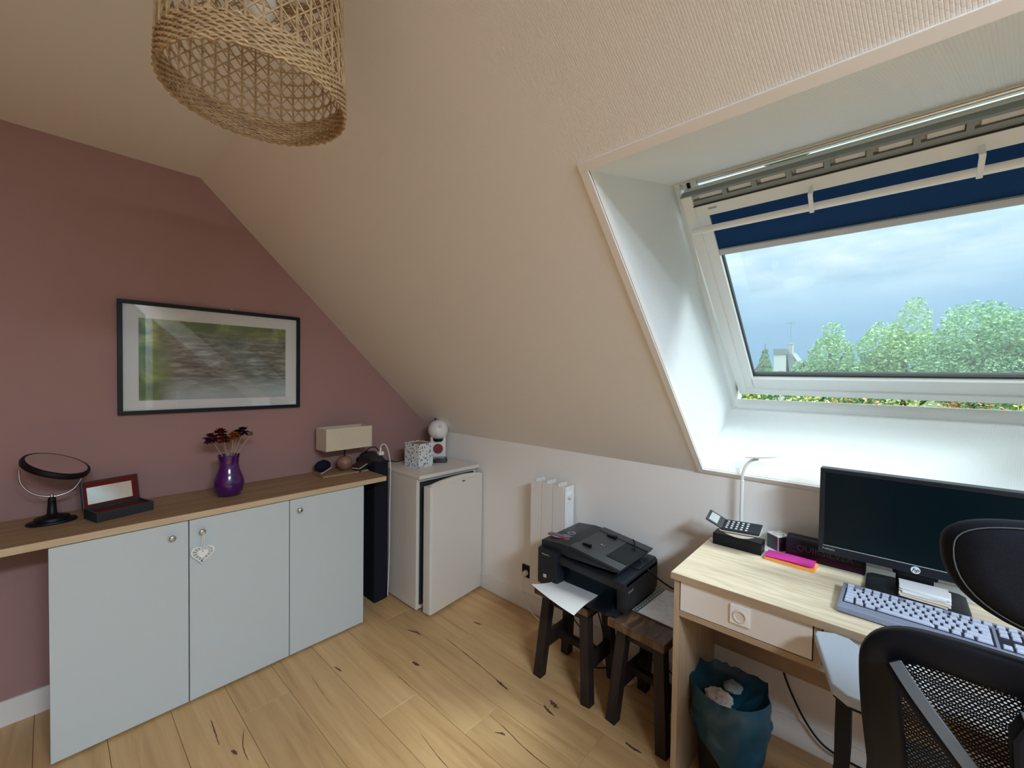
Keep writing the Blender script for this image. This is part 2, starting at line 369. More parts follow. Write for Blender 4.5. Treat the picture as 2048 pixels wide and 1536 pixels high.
for x0, x1 in ((GX0+.06, (GX0+GX1)/2-.03), ((GX0+GX1)/2+.03, GX1-.06)):
    bm = NB(); bx(bm, x0, x1, -.003, .003, GZ0+.06, GZ1-.06); obj('pane', bm, M_glass, w2)
# baseboards
bm = NB(); bx(bm, XK-.012, XK, YR, YP, 0, .096, .003); struct('baseboard_right', bm, M_base)
bm = NB(); bx(bm, XL, XK-.013, YP-.012, YP, 0, .100, .003); struct('baseboard_back', bm, M_base)
# reveal lining of the roof window and the flat bead round its edge
FT, FB = Vector((1.499, 0, 2.081)), Vector((2.327, 0, 1.249))
RT, RB = Vector((.935, 0, 1.930)), Vector((1.886, 0, 1.008))
t1 = thing('trim_2', 'white papered lining of the deep roof window recess', None, (0, 0, 0), kind='structure')
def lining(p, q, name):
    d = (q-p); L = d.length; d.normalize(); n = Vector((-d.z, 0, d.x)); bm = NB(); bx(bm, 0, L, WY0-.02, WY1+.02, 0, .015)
    obj(name, bm, M_wall_lit, t1, frame(p, d, (0, 1, 0), d.cross(Vector((0, 1, 0)))))
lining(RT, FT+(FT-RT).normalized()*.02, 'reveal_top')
d = (FB-RB).normalized(); L = (FB-RB).length; bm = NB(); bx(bm, 0, L+.02, WY0-.02, WY1+.02, -.015, 0); obj('reveal_bottom', bm, M_wall_lit, t1, frame(RB, d, (0, 1, 0), d.cross(Vector((0, 1, 0)))))
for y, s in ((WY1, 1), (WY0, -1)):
    bm = NB(); prism(bm, [(p.x, p.z) for p in (RT, RB, FB+Vector((.03, 0, .03)), FT+Vector((.03, 0, .03)))], 0, .015*s); obj('reveal_side', bm, M_wall_lit, t1, frame((0, y, 0), (1, 0, 0), (0, 0, 1), (0, 1, 0)))
t2 = thing('trim_1', 'flat white bead framing the roof window recess', None, (0, 0, 0), kind='structure'); t2.matrix_world = MS
BW = .024
for y0, y1, a0, a1 in ((WY0-BW, WY1+BW, A0-BW, A0), (WY0-BW, WY1+BW, A1, A1+BW), (WY1, WY1+BW, A0, A1), (WY0-BW, WY0, A0, A1)):
    bm = NB(); bx(bm, a0, a1, y0, y1, -.006, .004, .0015); obj('bead', bm, M_trim, t2)

# ------------------------------------------------------------------ the roof window (centre pivot, tilted open)
FS = (FB-FT).normalized(); FN = Vector((-FS.z, 0, FS.x)); FL = (FB-FT).length
win = thing('window_1', 'white centre-pivot roof window tilted open with navy blind', None, FT, kind='structure'); win.matrix_world = frame(FT, FS, (0, 1, 0), FN)
bm = NB()
bx(bm, -.03, FL+.03, WY1-.016, WY1+.03, 0, .11, .003); obj('frame_side', bm, M_upvc, win)
bm = NB(); bx(bm, -.03, FL+.03, WY0-.03, WY0+.016, 0, .11, .003); obj('frame_side', bm, M_upvc, win)
bm = NB(); prism(bm, [(FL-.012, .052), (FL-.022, .044), (FL-.012, .012), (FL, 0), (FL+.06, 0), (FL+.06, .052)], WY0+.016, WY1-.016, .002, 1, frame((0, 0, 0), (1, 0, 0), (0, 0, 1), (0, 1, 0))); obj('frame_sill', bm, M_upvc, win)
bm = NB(); bx(bm, -.05, .004, WY0+.016, WY1-.016, 0, .11, .003); bx(bm, .004, .05, WY0+.016, WY1-.016, .09, .11); obj('frame_head', bm, M_upvc, win)
bm = NB(); bx(bm, .006, .011, WY0+.03, WY1-.03, .020, .075); obj('head_plate', bm, M_alu, win, label='pale metal plate above the sash')
bm = NB(); cyl(bm, (.018, WY0+.07, .030), (.018, WY1-.07, .030), .012, seg=14); obj('chrome_rod', bm, M_alu, win, sm=60, label='shiny chrome rod along the window head')
bm = NB(); bx(bm, .008, .036, WY1-.068, WY1-.045, .02, .05, .003); bx(bm, .008, .034, WY1-.036, WY1-.018, .02, .05, .003); obj('rod_end', bm, M_white, win)
bm = NB(); bx(bm, .006, .040, WY1-.045, WY1-.036, .015, .05); obj('rod_clip', bm, M_black, win)
bm = NB(); sphere(bm, (.03, .26, .045), .03, 12, 8, sc=(.45, 2.4, .5)); obj('lock_block', bm, M_char2, win, sm=60)
# sash
PVT = .587; SA = 5.2
sash = bpy.data.objects.new('sash', None); col.objects.link(sash); sash.parent = win
sash.matrix_local = T4((PVT, 0, 0)) @ RY(-SA) @ T4((-PVT, 0, 0))
SY0, SY1 = -.522, .562; IY0, IY1 = SY0+.071, SY1-.071
def sp(name, *boxes, mt=M_upvc, bev=.003, label=None):
    bm = NB()
    for b in boxes: bx(bm, *b, bev)
    return obj(name, bm, mt, sash, label=label)
sp('sash_stile', (.03, 1.125, SY1-.036, SY1, 0, .06), (.118, 1.088, IY1-.002, SY1-.033, .010, .055))
sp('sash_stile', (.03, 1.125, SY0, SY0+.036, 0, .06), (.118, 1.088, SY0+.033, IY0+.002, .010, .055))
sp('sash_bottom_rail', (1.088, 1.125, SY0, SY1, .0005, .06), (1.020, 1.091, IY0-.01, IY1+.01, .010, .055))
sp('sash_top_rail', (.072, .118, SY0+.036, SY1-.036, .0005, .06), (.028, .075, SY0+.034, SY1-.034, .02, .06))
sp('bottom_seal', (1.124, 1.130, SY0, SY1, .010, .058), mt=M_seal, bev=0)
sp('glass_seal', (1.012, 1.0205, IY0, IY1, .030, .052), (.2, 1.02, IY1-.006, IY1-.0005, .030, .052), (.2, 1.02, IY0+.0005, IY0+.006, .030, .052), mt=M_seal, bev=0)
sp('glass_pane', (.11, 1.03, IY0-.005, IY1+.005, .040, .046), mt=M_glass, bev=0)
# ventilation strip with its slots
sp('vent_strip', (.030, .0365, SY0+.036, SY1-.036, .004, .018), (.0545, .071, SY0+.036, SY1-.036, .004, .018), mt=M_grey, bev=.001)
ys = SY1-.045; k = 0
while ys-.10 > SY0+.04:
    w_ = .078 if k else .085; sp('vent_slot', (.0385, .0525, ys-w_, ys-.012, .010, .016), mt=M_slot, bev=.001); sp('vent_rib', (.0365, .0545, ys-w_-.016, ys-w_-.002, .004, .018), mt=M_grey, bev=0); ys -= .093; k += 1
sp('top_seal', (.0265, .030, SY0+.01, SY1, -.001, .03), mt=M_grey, bev=0); sp('strip_seal', (.0705, .0735, SY0+.034, SY1-.034, -.002, .02), mt=M_seal, bev=0)
# blind and control bar
bm = NB(); bx(bm, .117, .272, IY0+.001, IY1-.001, .018, .0195); obj('blind_cloth', bm, M_blind, sash, label='navy blue blind cloth')
bm = NB(); bx(bm, .272, .298, IY0+.001, IY1-.001, .010, .026, .006); obj('blind_rail', bm, mat('blind_rail_grey', (.50, .52, .52), .35), sash)
bm = NB(); tube(bm, [(.150, SY0+.02, -.030), (.150, SY1-.02, -.030)], .010, prof=[(.012*math.cos(a*math.pi/8), .009*math.sin(a*math.pi/8)) for a in range(16)], upv=(1, 0, 0)); obj('control_bar', bm, M_lacq, sash, sm=50)
for y in (.02+.171, .02-.171):
    bm = NB(); bx(bm, .098, .163, y-.006, y+.006, -.042, -.036, .002); bx(bm, .098, .108, y-.006, y+.006, -.036, .003, .002); obj('bar_bracket', bm, M_lacq, sash)
bm = NB(); bx(bm, .088, .094, IY1-.035, IY1-.008, -.0008, .001); obj('type_plate', bm, mat('plate_grey', (.35, .36, .36), .4), sash)

# ================================================================== CUPBOARDS AND WORKTOP
wt = thing('worktop', 'long oak worktop running along the mauve wall over grey cupboards', 'worktop', (0, YP, 0))
bm = NB(); bx(bm, -1.05, 1.302, -.392, -.005, .778, .8045, .001); obj('board', bm, M_work, wt)
bm = NB(); bx(bm, -1.05, 1.302, -.394, -.392, .7785, .8042); obj('edge_band', bm, M_workedge, wt, label='pale front edge of the worktop')
bm = NB(); bx(bm, 1.302, 1.3035, -.394, -.005, .7785, .8042); obj('edge_band', bm, M_workedge, wt)
bm = NB(); bx(bm, -1.04, -1.02, -.38, -.02, 0, .778, .001); obj('end_panel', bm, M_work, wt)
XC = (-.009, .385, .779, 1.167)
for i, lab in enumerate(('leftmost pale grey-blue cupboard, knob at its upper right corner', 'middle pale grey-blue cupboard with white heart hanging from its knob', 'pale grey-blue cupboard nearest the fridge, right end of row')):
    c = thing('cabinet', lab, 'cupboard', (XC[i], YP, 0), group='cupboards under the oak worktop'); w_ = XC[i+1]-XC[i]
    bm = NB(); bx(bm, .001, .017, -.372, -.03, .005, .777); bx(bm, w_-.017, w_-.001, -.372, -.03, .005, .777); bx(bm, .017, w_-.017, -.372, -.03, .005, .05); bx(bm, .017, w_-.017, -.372, -.03, .755, .777); bx(bm, .017, w_-.017, -.04, -.03, .05, .755)
    obj('body', bm, M_carc, c)
    bm = NB(); bx(bm, .0018, w_-.0018, -.392, -.374, .010, .7745, .0012, 1); dr = obj('door', bm, M_door, c)
    kx = (.328, .427, .821)[i]-XC[i]
    bm = NB(); lathe(bm, [(.0055, 0), (.005, .010), (.006, .014), (.0115, .018), (.0125, .022), (.011, .026), (.006, .0275), (0, .028)], 20, T4((kx, -.392, .722)) @ RX(90)); obj('knob', bm, M_steel, dr, sm=60)

# filigree heart on its ribbon
def heart(t): return (.0026*16*math.sin(t)**3, .0026*(13*math.cos(t)-5*math.cos(2*t)-2*math.cos(3*t)-math.cos(4*t)))
h = thing('heart_ornament', 'white filigree heart hanging by ribbon from middle cupboard knob', 'ornament', (.4265, 2.1275, .632))
bm = NB()
def hband(s0, s1, n=44):
    for i in range(n):
        t0, t1 = 2*math.pi*i/n, 2*math.pi*(i+1)/n; q = [heart(t0), heart(t1)]
        prism(bm, [(q[0][0]*s0, q[0][1]*s0), (q[1][0]*s0, q[1][1]*s0), (q[1][0]*s1, q[1][1]*s1), (q[0][0]*s1, q[0][1]*s1)], 0, .004)
hband(1.0, .86); hband(.50, .0)
for i in range(20):
    t0 = 2*math.pi*(i+.5)/20; a, b_ = heart(t0), heart(t0+.10)
    pa, pb = Vector((a[0]*.47, a[1]*.47)), Vector((b_[0]*.90, b_[1]*.90)); d_ = (pb-pa); nn = Vector((-d_.y, d_.x)).normalized()*.0020; md = (pa+pb)/2
    prism(bm, [tuple(pa), tuple(md+nn), tuple(pb), tuple(md-nn)], 0, .004)
    c1 = md+nn*2.0; prism(bm, [tuple(md-nn*.3), tuple(c1+d_*.14), tuple(c1+d_*.3)], 0, .004)
HM = frame((0, 0, 0), (1, 0, 0), (0, 0, 1), (0, -1, 0)) @ RZ(-6)
obj('heart_plate', bm, M_lacq, h, HM)
bm = NB(); tube(bm, [(-.002, -.003, .012), (-.0035, -.012, .05), (-.001, -.016, .095), (.003, -.016, .095), (.0035, -.012, .05), (.002, -.003, .012)], .0012, 6); obj('ribbon', bm, M_lacq, h)

# ------------------------------------------------------------------ picture
pf = thing('picture_frame', 'large black framed landscape print behind glass on mauve wall', 'picture', (.584, YP, 1.454))
hw, hh, fwid = .383, .257, .017
for nm, a in (('frame_rail', (-hw, hw, -.024, -.002, hh-fwid, hh)), ('frame_rail', (-hw, hw, -.024, -.002, -hh, -hh+fwid)), ('frame_rail', (-hw, -hw+fwid, -.024, -.002, -hh+fwid, hh-fwid)), ('frame_rail', (hw-fwid, hw, -.024, -.002, -hh+fwid, hh-fwid))):
    bm = NB(); bx(bm, *a, .002); obj(nm, bm, M_black, pf)
bm = NB(); bx(bm, -hw+fwid, hw-fwid, -.010, -.004, -hh+fwid, hh-fwid); obj('mat_board', bm, mat('mat_board', (.74, .735, .72), .9), pf)
M_print = mat('print_landscape', (.3, .4, .2), .7); n, l, b = nodes(M_print)
v = coord(M_print); t = tnoise(M_print, v, 6, 8, .62, .9)
cA = ramp(M_print, t, [(.25, (.025, .045, .020)), (.45, (.12, .19, .045)), (.6, (.32, .40, .09)), (.75, (.48, .52, .20))])
v2 = coord(M_print, (5, 1, 26)); t2 = tnoise(M_print, v2, 2.2, 7, .6, .5)
cB = ramp(M_print, t2, [(.3, (.045, .040, .028)), (.5, (.17, .16, .12)), (.62, (.30, .30, .25)), (.78, (.52, .55, .53))])
sx = n.new('ShaderNodeSeparateXYZ'); tcn = n.new('ShaderNodeTexCoord'); l.new(tcn.outputs['Object'], sx.inputs[0])
mrx = n.new('ShaderNodeMapRange'); mrx.inputs['From Min'].default_value = -.25; mrx.inputs['From Max'].default_value = -.17; l.new(sx.outputs['X'], mrx.inputs['Value'])
mrz = n.new('ShaderNodeMapRange'); mrz.inputs['From Min'].default_value = .185; mrz.inputs['From Max'].default_value = .09; l.new(sx.outputs['Z'], mrz.inputs['Value'])
mm = n.new('ShaderNodeMath'); mm.operation = 'MULTIPLY'; l.new(mrx.outputs[0], mm.inputs[0]); l.new(mrz.outputs[0], mm.inputs[1])
mx = n.new('ShaderNodeMix'); mx.data_type = 'RGBA'; l.new(mm.outputs[0], mx.inputs[0]); l.new(cA, mx.inputs['A']); l.new(cB, mx.inputs['B'])
mrl = n.new('ShaderNodeMapRange'); mrl.inputs['From Min'].default_value = -.08; mrl.inputs['From Max'].default_value = -.17; l.new(sx.outputs['Z'], mrl.inputs['Value'])
m3 = n.new('ShaderNodeMath'); m3.operation = 'MULTIPLY'; l.new(mrl.outputs[0], m3.inputs[0]); l.new(mrx.outputs[0], m3.inputs[1])
m4 = n.new('ShaderNodeMath'); m4.operation = 'MULTIPLY'; m4.inputs[1].default_value = .8; l.new(m3.outputs[0], m4.inputs[0])
my = n.new('ShaderNodeMix'); my.data_type = 'RGBA'; my.inputs['B'].default_value = (.46, .52, .53, 1); l.new(m4.outputs[0], my.inputs[0]); l.new(mx.outputs['Result'], my.inputs['A']); l.new(my.outputs['Result'], b.inputs['Base Color'])
bm = NB(); bx(bm, -.312, .309, -.0115, -.0100, -.195, .182); obj('print', bm, M_print, pf, label='green and stone-grey landscape print')
bm = NB(); bx(bm, -hw+fwid, hw-fwid, -.0165, -.0150, -hh+fwid, hh-fwid); obj('glass', bm, M_pglass, pf)
bm = NB(); tube(bm, [(.045, -.012, hh-.002), (.050, -.012, hh+.008), (.056, -.012, hh-.002)], .0015, 6); sphere(bm, (.05, -.008, hh+.007), .004, 10, 8); obj('hanging_loop', bm, M_steel, pf)

# ------------------------------------------------------------------ things on the worktop
WZ = .8045
mv = thing('vanity_mirror', 'round black vanity mirror tilted back on its stand', 'mirror', (.003, 2.398, WZ))
bm = NB(); lathe(bm, [(.068, 0), (.070, .004), (.066, .010), (.050, .014), (.0, .014)], 36, Matrix.Diagonal((1, .72, 1, 1))); lathe(bm, [(.05, .012), (.048, .022), (.02, .030), (.014, .036), (.011, .085), (.012, .090), (.008, .098), (0, .100)], 28)
obj('stand', bm, M_black, mv, sm=50)
bm = NB(); tube(bm, smooth([(-.082, .005, .215), (-.078, .003, .165), (-.05, 0, .122), (0, 0, .100), (.05, 0, .112), (.078, .003, .150), (.085, .005, .185)], 6), .0032, 8); cyl(bm, (0, 0, .09), (0, 0, .11), .006); obj('yoke', bm, M_steel, mv, sm=60)
DM = T4((.012, -.03, .222)) @ RY(21) @ RX(14)
bm = NB(); lathe(bm, [(.086, -.012), (.096, -.010), (.099, 0), (.096, .009), (.088, .011), (.086, .009), (.0, .009)], 48, DM); obj('mirror_rim', bm, M_black, mv, sm=40)
bm = NB(); lathe(bm, [(.0, .0095), (.087, .0095), (.087, .0105), (0, .0105)], 48, DM); obj('mirror_glass', bm, mat('mirror_silver', (.85, .85, .86), .04, 1), mv)
jb = thing('jewellery_box', 'open black jewellery box with red lining and mirrored lid', 'box', (.190, 2.345, WZ), R(17))
bm = NB(); bx(bm, -.092, .092, -.055, .05, 0, .006); bx(bm, -.092, .092, -.058, -.050, 0, .038, .003); bx(bm, -.092, .092, .044, .052, 0, .038, .003); bx(bm, -.092, -.084, -.055, .05, 0, .038, .003); bx(bm, .084, .092, -.055, .05, 0, .038, .003); obj('case', bm, M_blacksat, jb)
M_red = fabric('red_velvet', (.10, .010, .008), (.16, .018, .012), 400)
bm = NB(); bx(bm, -.083, .083, -.05, .044, .006, .028, .003); obj('lining', bm, M_red, jb)
LM = T4((0, .050, .036)) @ RX(-12)
bm = NB(); bx(bm, -.092, .092, .003, .016, 0, .108, .003, M=LM); obj('lid', bm, M_blacksat, jb)
bm = NB(); bx(bm, -.086, .086, 0, .004, .006, .102, .001, M=LM); obj('lid_lining', bm, M_red, jb)
bm = NB(); bx(bm, -.078, .066, -.0015, .001, .015, .082, M=LM); obj('lid_mirror', bm, mat('mirror_pale', (.75, .73, .66), .12, .75), jb)
va = thing('vase', 'shiny purple bulbous vase on the oak worktop', 'vase', (.575, 2.345, WZ))
bm = NB(); lathe(bm, [(.030, 0), (.046, .004), (.058, .025), (.064, .052), (.062, .075), (.052, .105), (.043, .130), (.040, .150), (.0415, .170), (.046, .193), (.044, .194), (.039, .170), (.0375, .150), (.041, .130), (.050, .105), (.059, .075), (.0, .03)], 48)
obj('body', bm, mat('purple_glaze', (.060, .004, .105), .14, Coat_Weight=.6, Coat_Roughness=.08), va, sm=60)
def flower(x, y, tx, ty, tz, c, lab, r):
    f = thing('dried_flower', lab, 'flower', (.575, 2.345, WZ+.10), group='dried flowers in the purple vase'); tz -= .055
    top = Vector((tx, ty, tz)); bm = NB(); tube(bm, smooth([(-tx*.10, -ty*.1, -.04), (tx*.20, ty*.2, .06), (tx*.33+x*.3, ty*.33, .098), top], 5), .0016, 6); obj('stem', bm, mat('straw_stem', (.42, .33, .20), .8), f)
    bm = NB(); rnd = random.Random(int(1000*tx)+9)
    for ring, (nn, rr, tilt) in enumerate(((13, r, -22), (13, r*1.05, 8), (11, r*.9, 36), (9, r*.65, 62))):
        for i in range(nn):
            a = 2*math.pi*i/nn+ring*.4; Mx = T4(top+Vector((0, 0, .003*ring))) @ Matrix.Rotation(a, 4, 'Z') @ RY(-tilt+rnd.uniform(-16, 10)); w_ = r*.26
            tt = bmesh.new(); q = [tt.verts.new(p) for p in ((0, -w_*.4, 0), (rr*.6, -w_, .003), (rr, -w_*.3, -.002), (rr, w_*.3, -.002), (rr*.6, w_, .003), (0, w_*.4, 0))]; tt.faces.new(q)
            s_ = bmesh.ops.solidify(tt, geom=list(tt.faces), thickness=.0012); app(bm, tt, Mx)
    obj('petals', bm, c, f)
    bm = NB(); sphere(bm, top+Vector((0, 0, .010)), r*.28, 10, 6, sc=(1, 1, .6)); obj('flower_heart', bm, mat('seed_brown', (.10, .05, .02), .9), f)
def pet(nm, c): return mat(nm, c, .75, spec=.2)
flower(-.02, 0, -.075, -.02, .232, pet('petal_mauve', (.12, .020, .028)), 'dusky mauve dried flower, leftmost in the purple vase', .034)
flower(-.005, .01, -.028, .02, .250, pet('petal_darkred', (.16, .016, .010)), 'dark red dried flower standing tallest in the purple vase', .032)
flower(0, -.02, -.028, -.035, .225, pet('petal_red', (.20, .030, .015)), 'brick red dried flower at the front of the purple vase', .028)
flower(.01, -.012, .012, -.03, .235, pet('petal_orange', (.50, .16, .030)), 'bright orange dried flower in the purple vase', .030)
flower(.015, .01, .062, .012, .248, pet('petal_plum', (.045, .010, .022)), 'dark plum dried flower, rightmost in the purple vase', .032)
flower(.02, .0, .040, .03, .240, pet('petal_brown', (.09, .022, .014)), 'small brown dried flower at the back of the vase', .024)
flower(.02, -.005, .090, -.005, .238, pet('petal_cream', (.50, .36, .20)), 'tiny cream dried flower beside the dark plum one', .013)

tr = thing('wooden_tray', 'flat oak board lying under the small table lamp', 'tray', (1.165, 2.425, WZ), R(-3))
bm = NB(); bx(bm, -.135, .135, -.085, .085, 0, .010, .002); obj('board', bm, M_work, tr)
tl = thing('table_lamp', 'small table lamp with cream rectangular shade and wooden ball base', 'lamp', (1.186, 2.42, WZ+.010), R(2))
bm = NB(); sphere(bm, (0, 0, .043), .044, 28, 18, sc=(1, 1, .98)); obj('ball_base', bm, wood('ball_wood', [(.3, (.22, .11, .075)), (.7, (.36, .20, .14))], (6, 6, 30), .45), tl, sm=80)
bm = NB(); cyl(bm, (0, 0, .08), (0, 0, .20), .005); obj('stem', bm, M_black, tl, sm=60)
M_shade = fabric('cream_linen', (.60, .525, .40), (.66, .585, .455), 350)
bm = NB(); SH0, SH1 = .135, .262
for a in ((-.143, .143, -.062, -.0595, SH0, SH1), (-.143, .143, .0595, .062, SH0, SH1), (-.143, -.1405, -.0595, .0595, SH0, SH1), (.1405, .143, -.0595, .0595, SH0, SH1)): bx(bm, *a)
obj('shade', bm, M_shade, tl)
bm = NB(); bx(bm, -.14, .14, -.002, .002, SH1-.02, SH1-.017); bx(bm, -.002, .002, -.06, .06, SH1-.02, SH1-.017); obj('shade_carrier', bm, M_black, tl)
# dark odds and ends around the lamp
pc = thing('zip_pouch', 'dark blue pouch left of the lamp on the oak board', 'pouch', (1.075, 2.465, WZ+.0102), R(8))
bm = NB(); sphere(bm, (0, 0, .034), .036, 20, 12, sc=(1.35, .8, .95)); obj('pouch_body', bm, fabric('navy_cloth', (.006, .008, .016), (.012, .014, .026), 200), pc, sm=80)
bm = NB(); tube(bm, smooth([(-.045, -.004, .042), (0, -.004, .070), (.045, -.004, .042)], 6), .002, 6); obj('zip', bm, M_black, pc)
ps = thing('pale_pen', 'thin pale pen leaning against the dark blue pouch', 'pen', (1.035, 2.395, WZ+.0105), R(28))
bm = NB(); cyl(bm, (0, 0, .004), (.085, 0, .022), .0035, .003, 10); obj('barrel', bm, M_shade, ps, sm=60); bm = NB(); cyl(bm, (-.012, 0, .0015), (0, 0, .004), .001, .0035, 10); obj('tip', bm, M_steel, ps)
bk = thing('wallet', 'dark folded wallet with pale edge right of the wooden lamp ball', 'wallet', (1.262, 2.362, WZ+.0006), R(20))
for nm, mt_, a in (('cover', M_blacksat, (-.032, .036, -.02, .03, 0, .030)), ('flap', mat('oxblood', (.045, .014, .013), .5), (-.034, .038, -.022, .032, .036, .052))):
    bm = NB(); bx(bm, *a, .004, M=RY(-14)); obj(nm, bm, mt_, bk)
bm = NB(); bx(bm, -.033, .037, -.0215, .031, .030, .036, M=RY(-14)); obj('pages', bm, M_shade, bk)

# tall black case squeezed between cupboards and fridge, with adapter on it
cs = thing('black_case', 'tall black fabric case wedged between worktop end and fridge', 'case', (1.362, 2.40, 0))
bm = NB(); prism(bm, [(-.052, -.115), (.045, -.105), (.052, .10), (-.052, .12)], 0, .86, .014, 3); obj('case_body', bm, fabric('black_nylon', (.006, .008, .014), (.014, .016, .026), 250), cs, sm=50)
bm = NB(); tt = bmesh.new(); bmesh.ops.create_uvsphere(tt, u_segments=24, v_segments=14, radius=1)
for q in tt.verts:
    n_ = noise.noise(q.co*2.2)*.18; q.co = Vector((-.012+q.co.x*.058*(1+n_), q.co.y*.108*(1+n_), .862+q.co.z*.046*(1+n_)))
app(bm, tt); obj('folded_top', bm, M_blacksat, cs, sm=70)
bm = NB(); tube(bm, smooth([(-.03, .05, .895), (-.01, .03, .925), (.02, .01, .930), (.03, -.02, .905)], 6), .003, 6); obj('carry_loop', bm, M_black, cs, sm=60)
ad = thing('power_adapter', 'white plug adapter on top of the tall black case', 'adapter', (1.372, 2.33, .893))
bm = NB(); bx(bm, -.016, .016, -.014, .014, 0, .022, .004); obj('block', bm, M_white, ad); bm = NB(); cyl(bm, (0, 0, .022), (0, 0, .045), .006, .0045, 12); obj('plug', bm, M_white, ad, sm=60)
cc = NB(); tube(cc, smooth([(1.372, 2.33, .938), (1.378, 2.325, .958), (1.392, 2.305, .955), (1.398, 2.275, .90), (1.400, 2.262, .80), (1.396, 2.262, .55), (1.398, 2.266, .30), (1.390, 2.268, .03)], 8), .0028, 8)
tag(obj('white_cable', cc, M_white, None, sm=60), 'white cable hanging down the black case beside the fridge', 'cable')
cc = NB(); tube(cc, smooth([(1.43, 2.45, .815), (1.47, 2.44, .825), (1.53, 2.40, .820), (1.60, 2.42, .818), (1.70, 2.46, .818)], 6), .004, 8)
tag(obj('black_cable', cc, M_black, None, sm=60), 'black power lead lying on the fridge behind the patterned tin', 'cable')

# ------------------------------------------------------------------ fridge and what stands on it
M_enam = mat('fridge_enamel', (.70, .67, .61), .35)
fr = thing('fridge', 'small white under-counter fridge, its door slightly ajar', 'fridge', (1.43, 2.03, 0))
bm = NB(); bx(bm, 0, .462, 0, .45, .012, .785, .006); obj('body', bm, M_enam, fr)
bm = NB(); bx(bm, -.004, .466, -.035, .455, .785, .808, .008, 3); obj('top_board', bm, M_enam, fr)
bm = NB(); bx(bm, .02, .44, -.006, .001, .04, .765); obj('door_seal', bm, M_seal, fr)
dm = T4((.463, -.010, 0)) @ RZ(5.6)
bm = NB(); prism(bm, [(-.455, -.055), (-.44, -.060), (-.012, -.060), (0, -.052), (0, 0), (-.455, 0)], .018, .752, .003, 2, dm); dr = obj('door', bm, M_enam, fr, sm=40)
bm = NB(); N = 18; lo = [(-.452+i*.440/N, .7525+.0) for i in range(N+1)]; hi = [(x, .752+.030*math.sin(math.pi*min(1, (i+1.2)/(N+1.4)))**.5) for i, (x, _) in enumerate(lo)]
prism(bm, [(x, z) for x, z in lo]+hi[::-1], 0, .016, 0, 1, dm @ frame((0, -.044, 0), (1, 0, 0), (0, 0, 1), (0, -1, 0))); obj('door_handle', bm, M_enam, dr, label='curved grip along the top of the door')
bm = NB(); bx(bm, -.20, -.175, -.0620, -.0605, .738, .745, M=dm); obj('badge', bm, M_char2, dr)
for x in (.03, .43):
    for y in (.03, .42):
        bm = NB(); cyl(bm, (x, y, 0), (x, y, .014), .016); obj('foot', bm, M_black, fr)
M_tin = mat('tin_pattern', (.7, .75, .75), .4); n, l, b = nodes(M_tin); vv = coord(M_tin, (75, 75, 55), (0, 0, .3)); vo = n.new('ShaderNodeTexVoronoi'); vo.inputs['Scale'].default_value = 1.0; l.new(vv, vo.inputs['Vector'])
l.new(ramp(M_tin, vo.outputs['Distance'], [(.30, (.045, .11, .20)), (.38, (.70, .74, .72))]), b.inputs['Base Color'])
tn = thing('storage_tin', 'white square tin with blue dabs standing on the fridge', 'tin', (1.592, 2.240, .808), R(7))
bm = NB(); s_ = .058; ht = .150
for a in ((-s_, s_, -s_-.008, -s_-.006), (-s_, s_, s_+.006, s_+.008), (-s_-.002, -s_, -s_-.008, s_+.008), (s_, s_+.002, -s_-.008, s_+.008)): bx(bm, *a, 0, ht)
bx(bm, -s_, s_, -s_-.006, s_+.006, 0, .003); obj('tin_walls', bm, M_tin, tn)
bm = NB(); bx(bm, -s_, s_, -s_-.006, s_+.006, ht-.014, ht-.006); obj('lid', bm, mat('cork_lid', (.38, .25, .15), .8), tn)
cm = thing('coffee_machine', 'white capsule coffee machine with ball-shaped head on the fridge', 'coffee machine', (1.806, 2.320, .808), R(-36))
bm = NB(); prism(bm, [(-.050, -.035), (.050, -.035), (.055, .0), (.048, .06), (-.048, .06), (-.055, 0)], .0, .185, .012, 3); obj('column', bm, M_white, cm, sm=50)
bm = NB(); sphere(bm, (0, -.015, .205), .068, 32, 20); obj('head', bm, M_white, cm, sm=80)
bm = NB(); tube(bm, [(.068*1.005*math.cos(a)*.25-.01, -.015+.068*1.004*math.sin(a)*.97, .205+.068*math.cos(a)*.97) for a in [math.pi*1.0+math.pi*i/16 for i in range(17)]], .0008, 4); obj('seam', bm, M_char2, cm)
bm = NB(); cyl(bm, (.010, -.077, .235), (.010, -.081, .235), .012, seg=20); obj('button', bm, mat('pale_grey', (.60, .58, .56), .4), cm)
bm = NB(); cyl(bm, (.0, -.040, .132), (0, -.040, .148), .030, .036, 20); obj('spout', bm, M_black, cm)
bm = NB(); cyl(bm, (.0, -.034, .078), (0, -.0375, .078), .034, seg=32); obj('red_disc', bm, mat('red_plastic', (.20, .012, .012), .35), cm, sm=30, label='dark red round disc on the front')
bm = NB(); prism(bm, [(-.055, -.13), (.055, -.13), (.062, -.10), (.06, -.036), (-.06, -.036), (-.062, -.10)], 0, .026, .008, 2); obj('drip_tray', bm, mat('gloss_black', (.010, .010, .012), .12), cm, sm=40)
bm = NB(); cyl(bm, (-.02, .01, .27), (-.02, .01, .285), .004); obj('lever_tip', bm, M_black, cm)

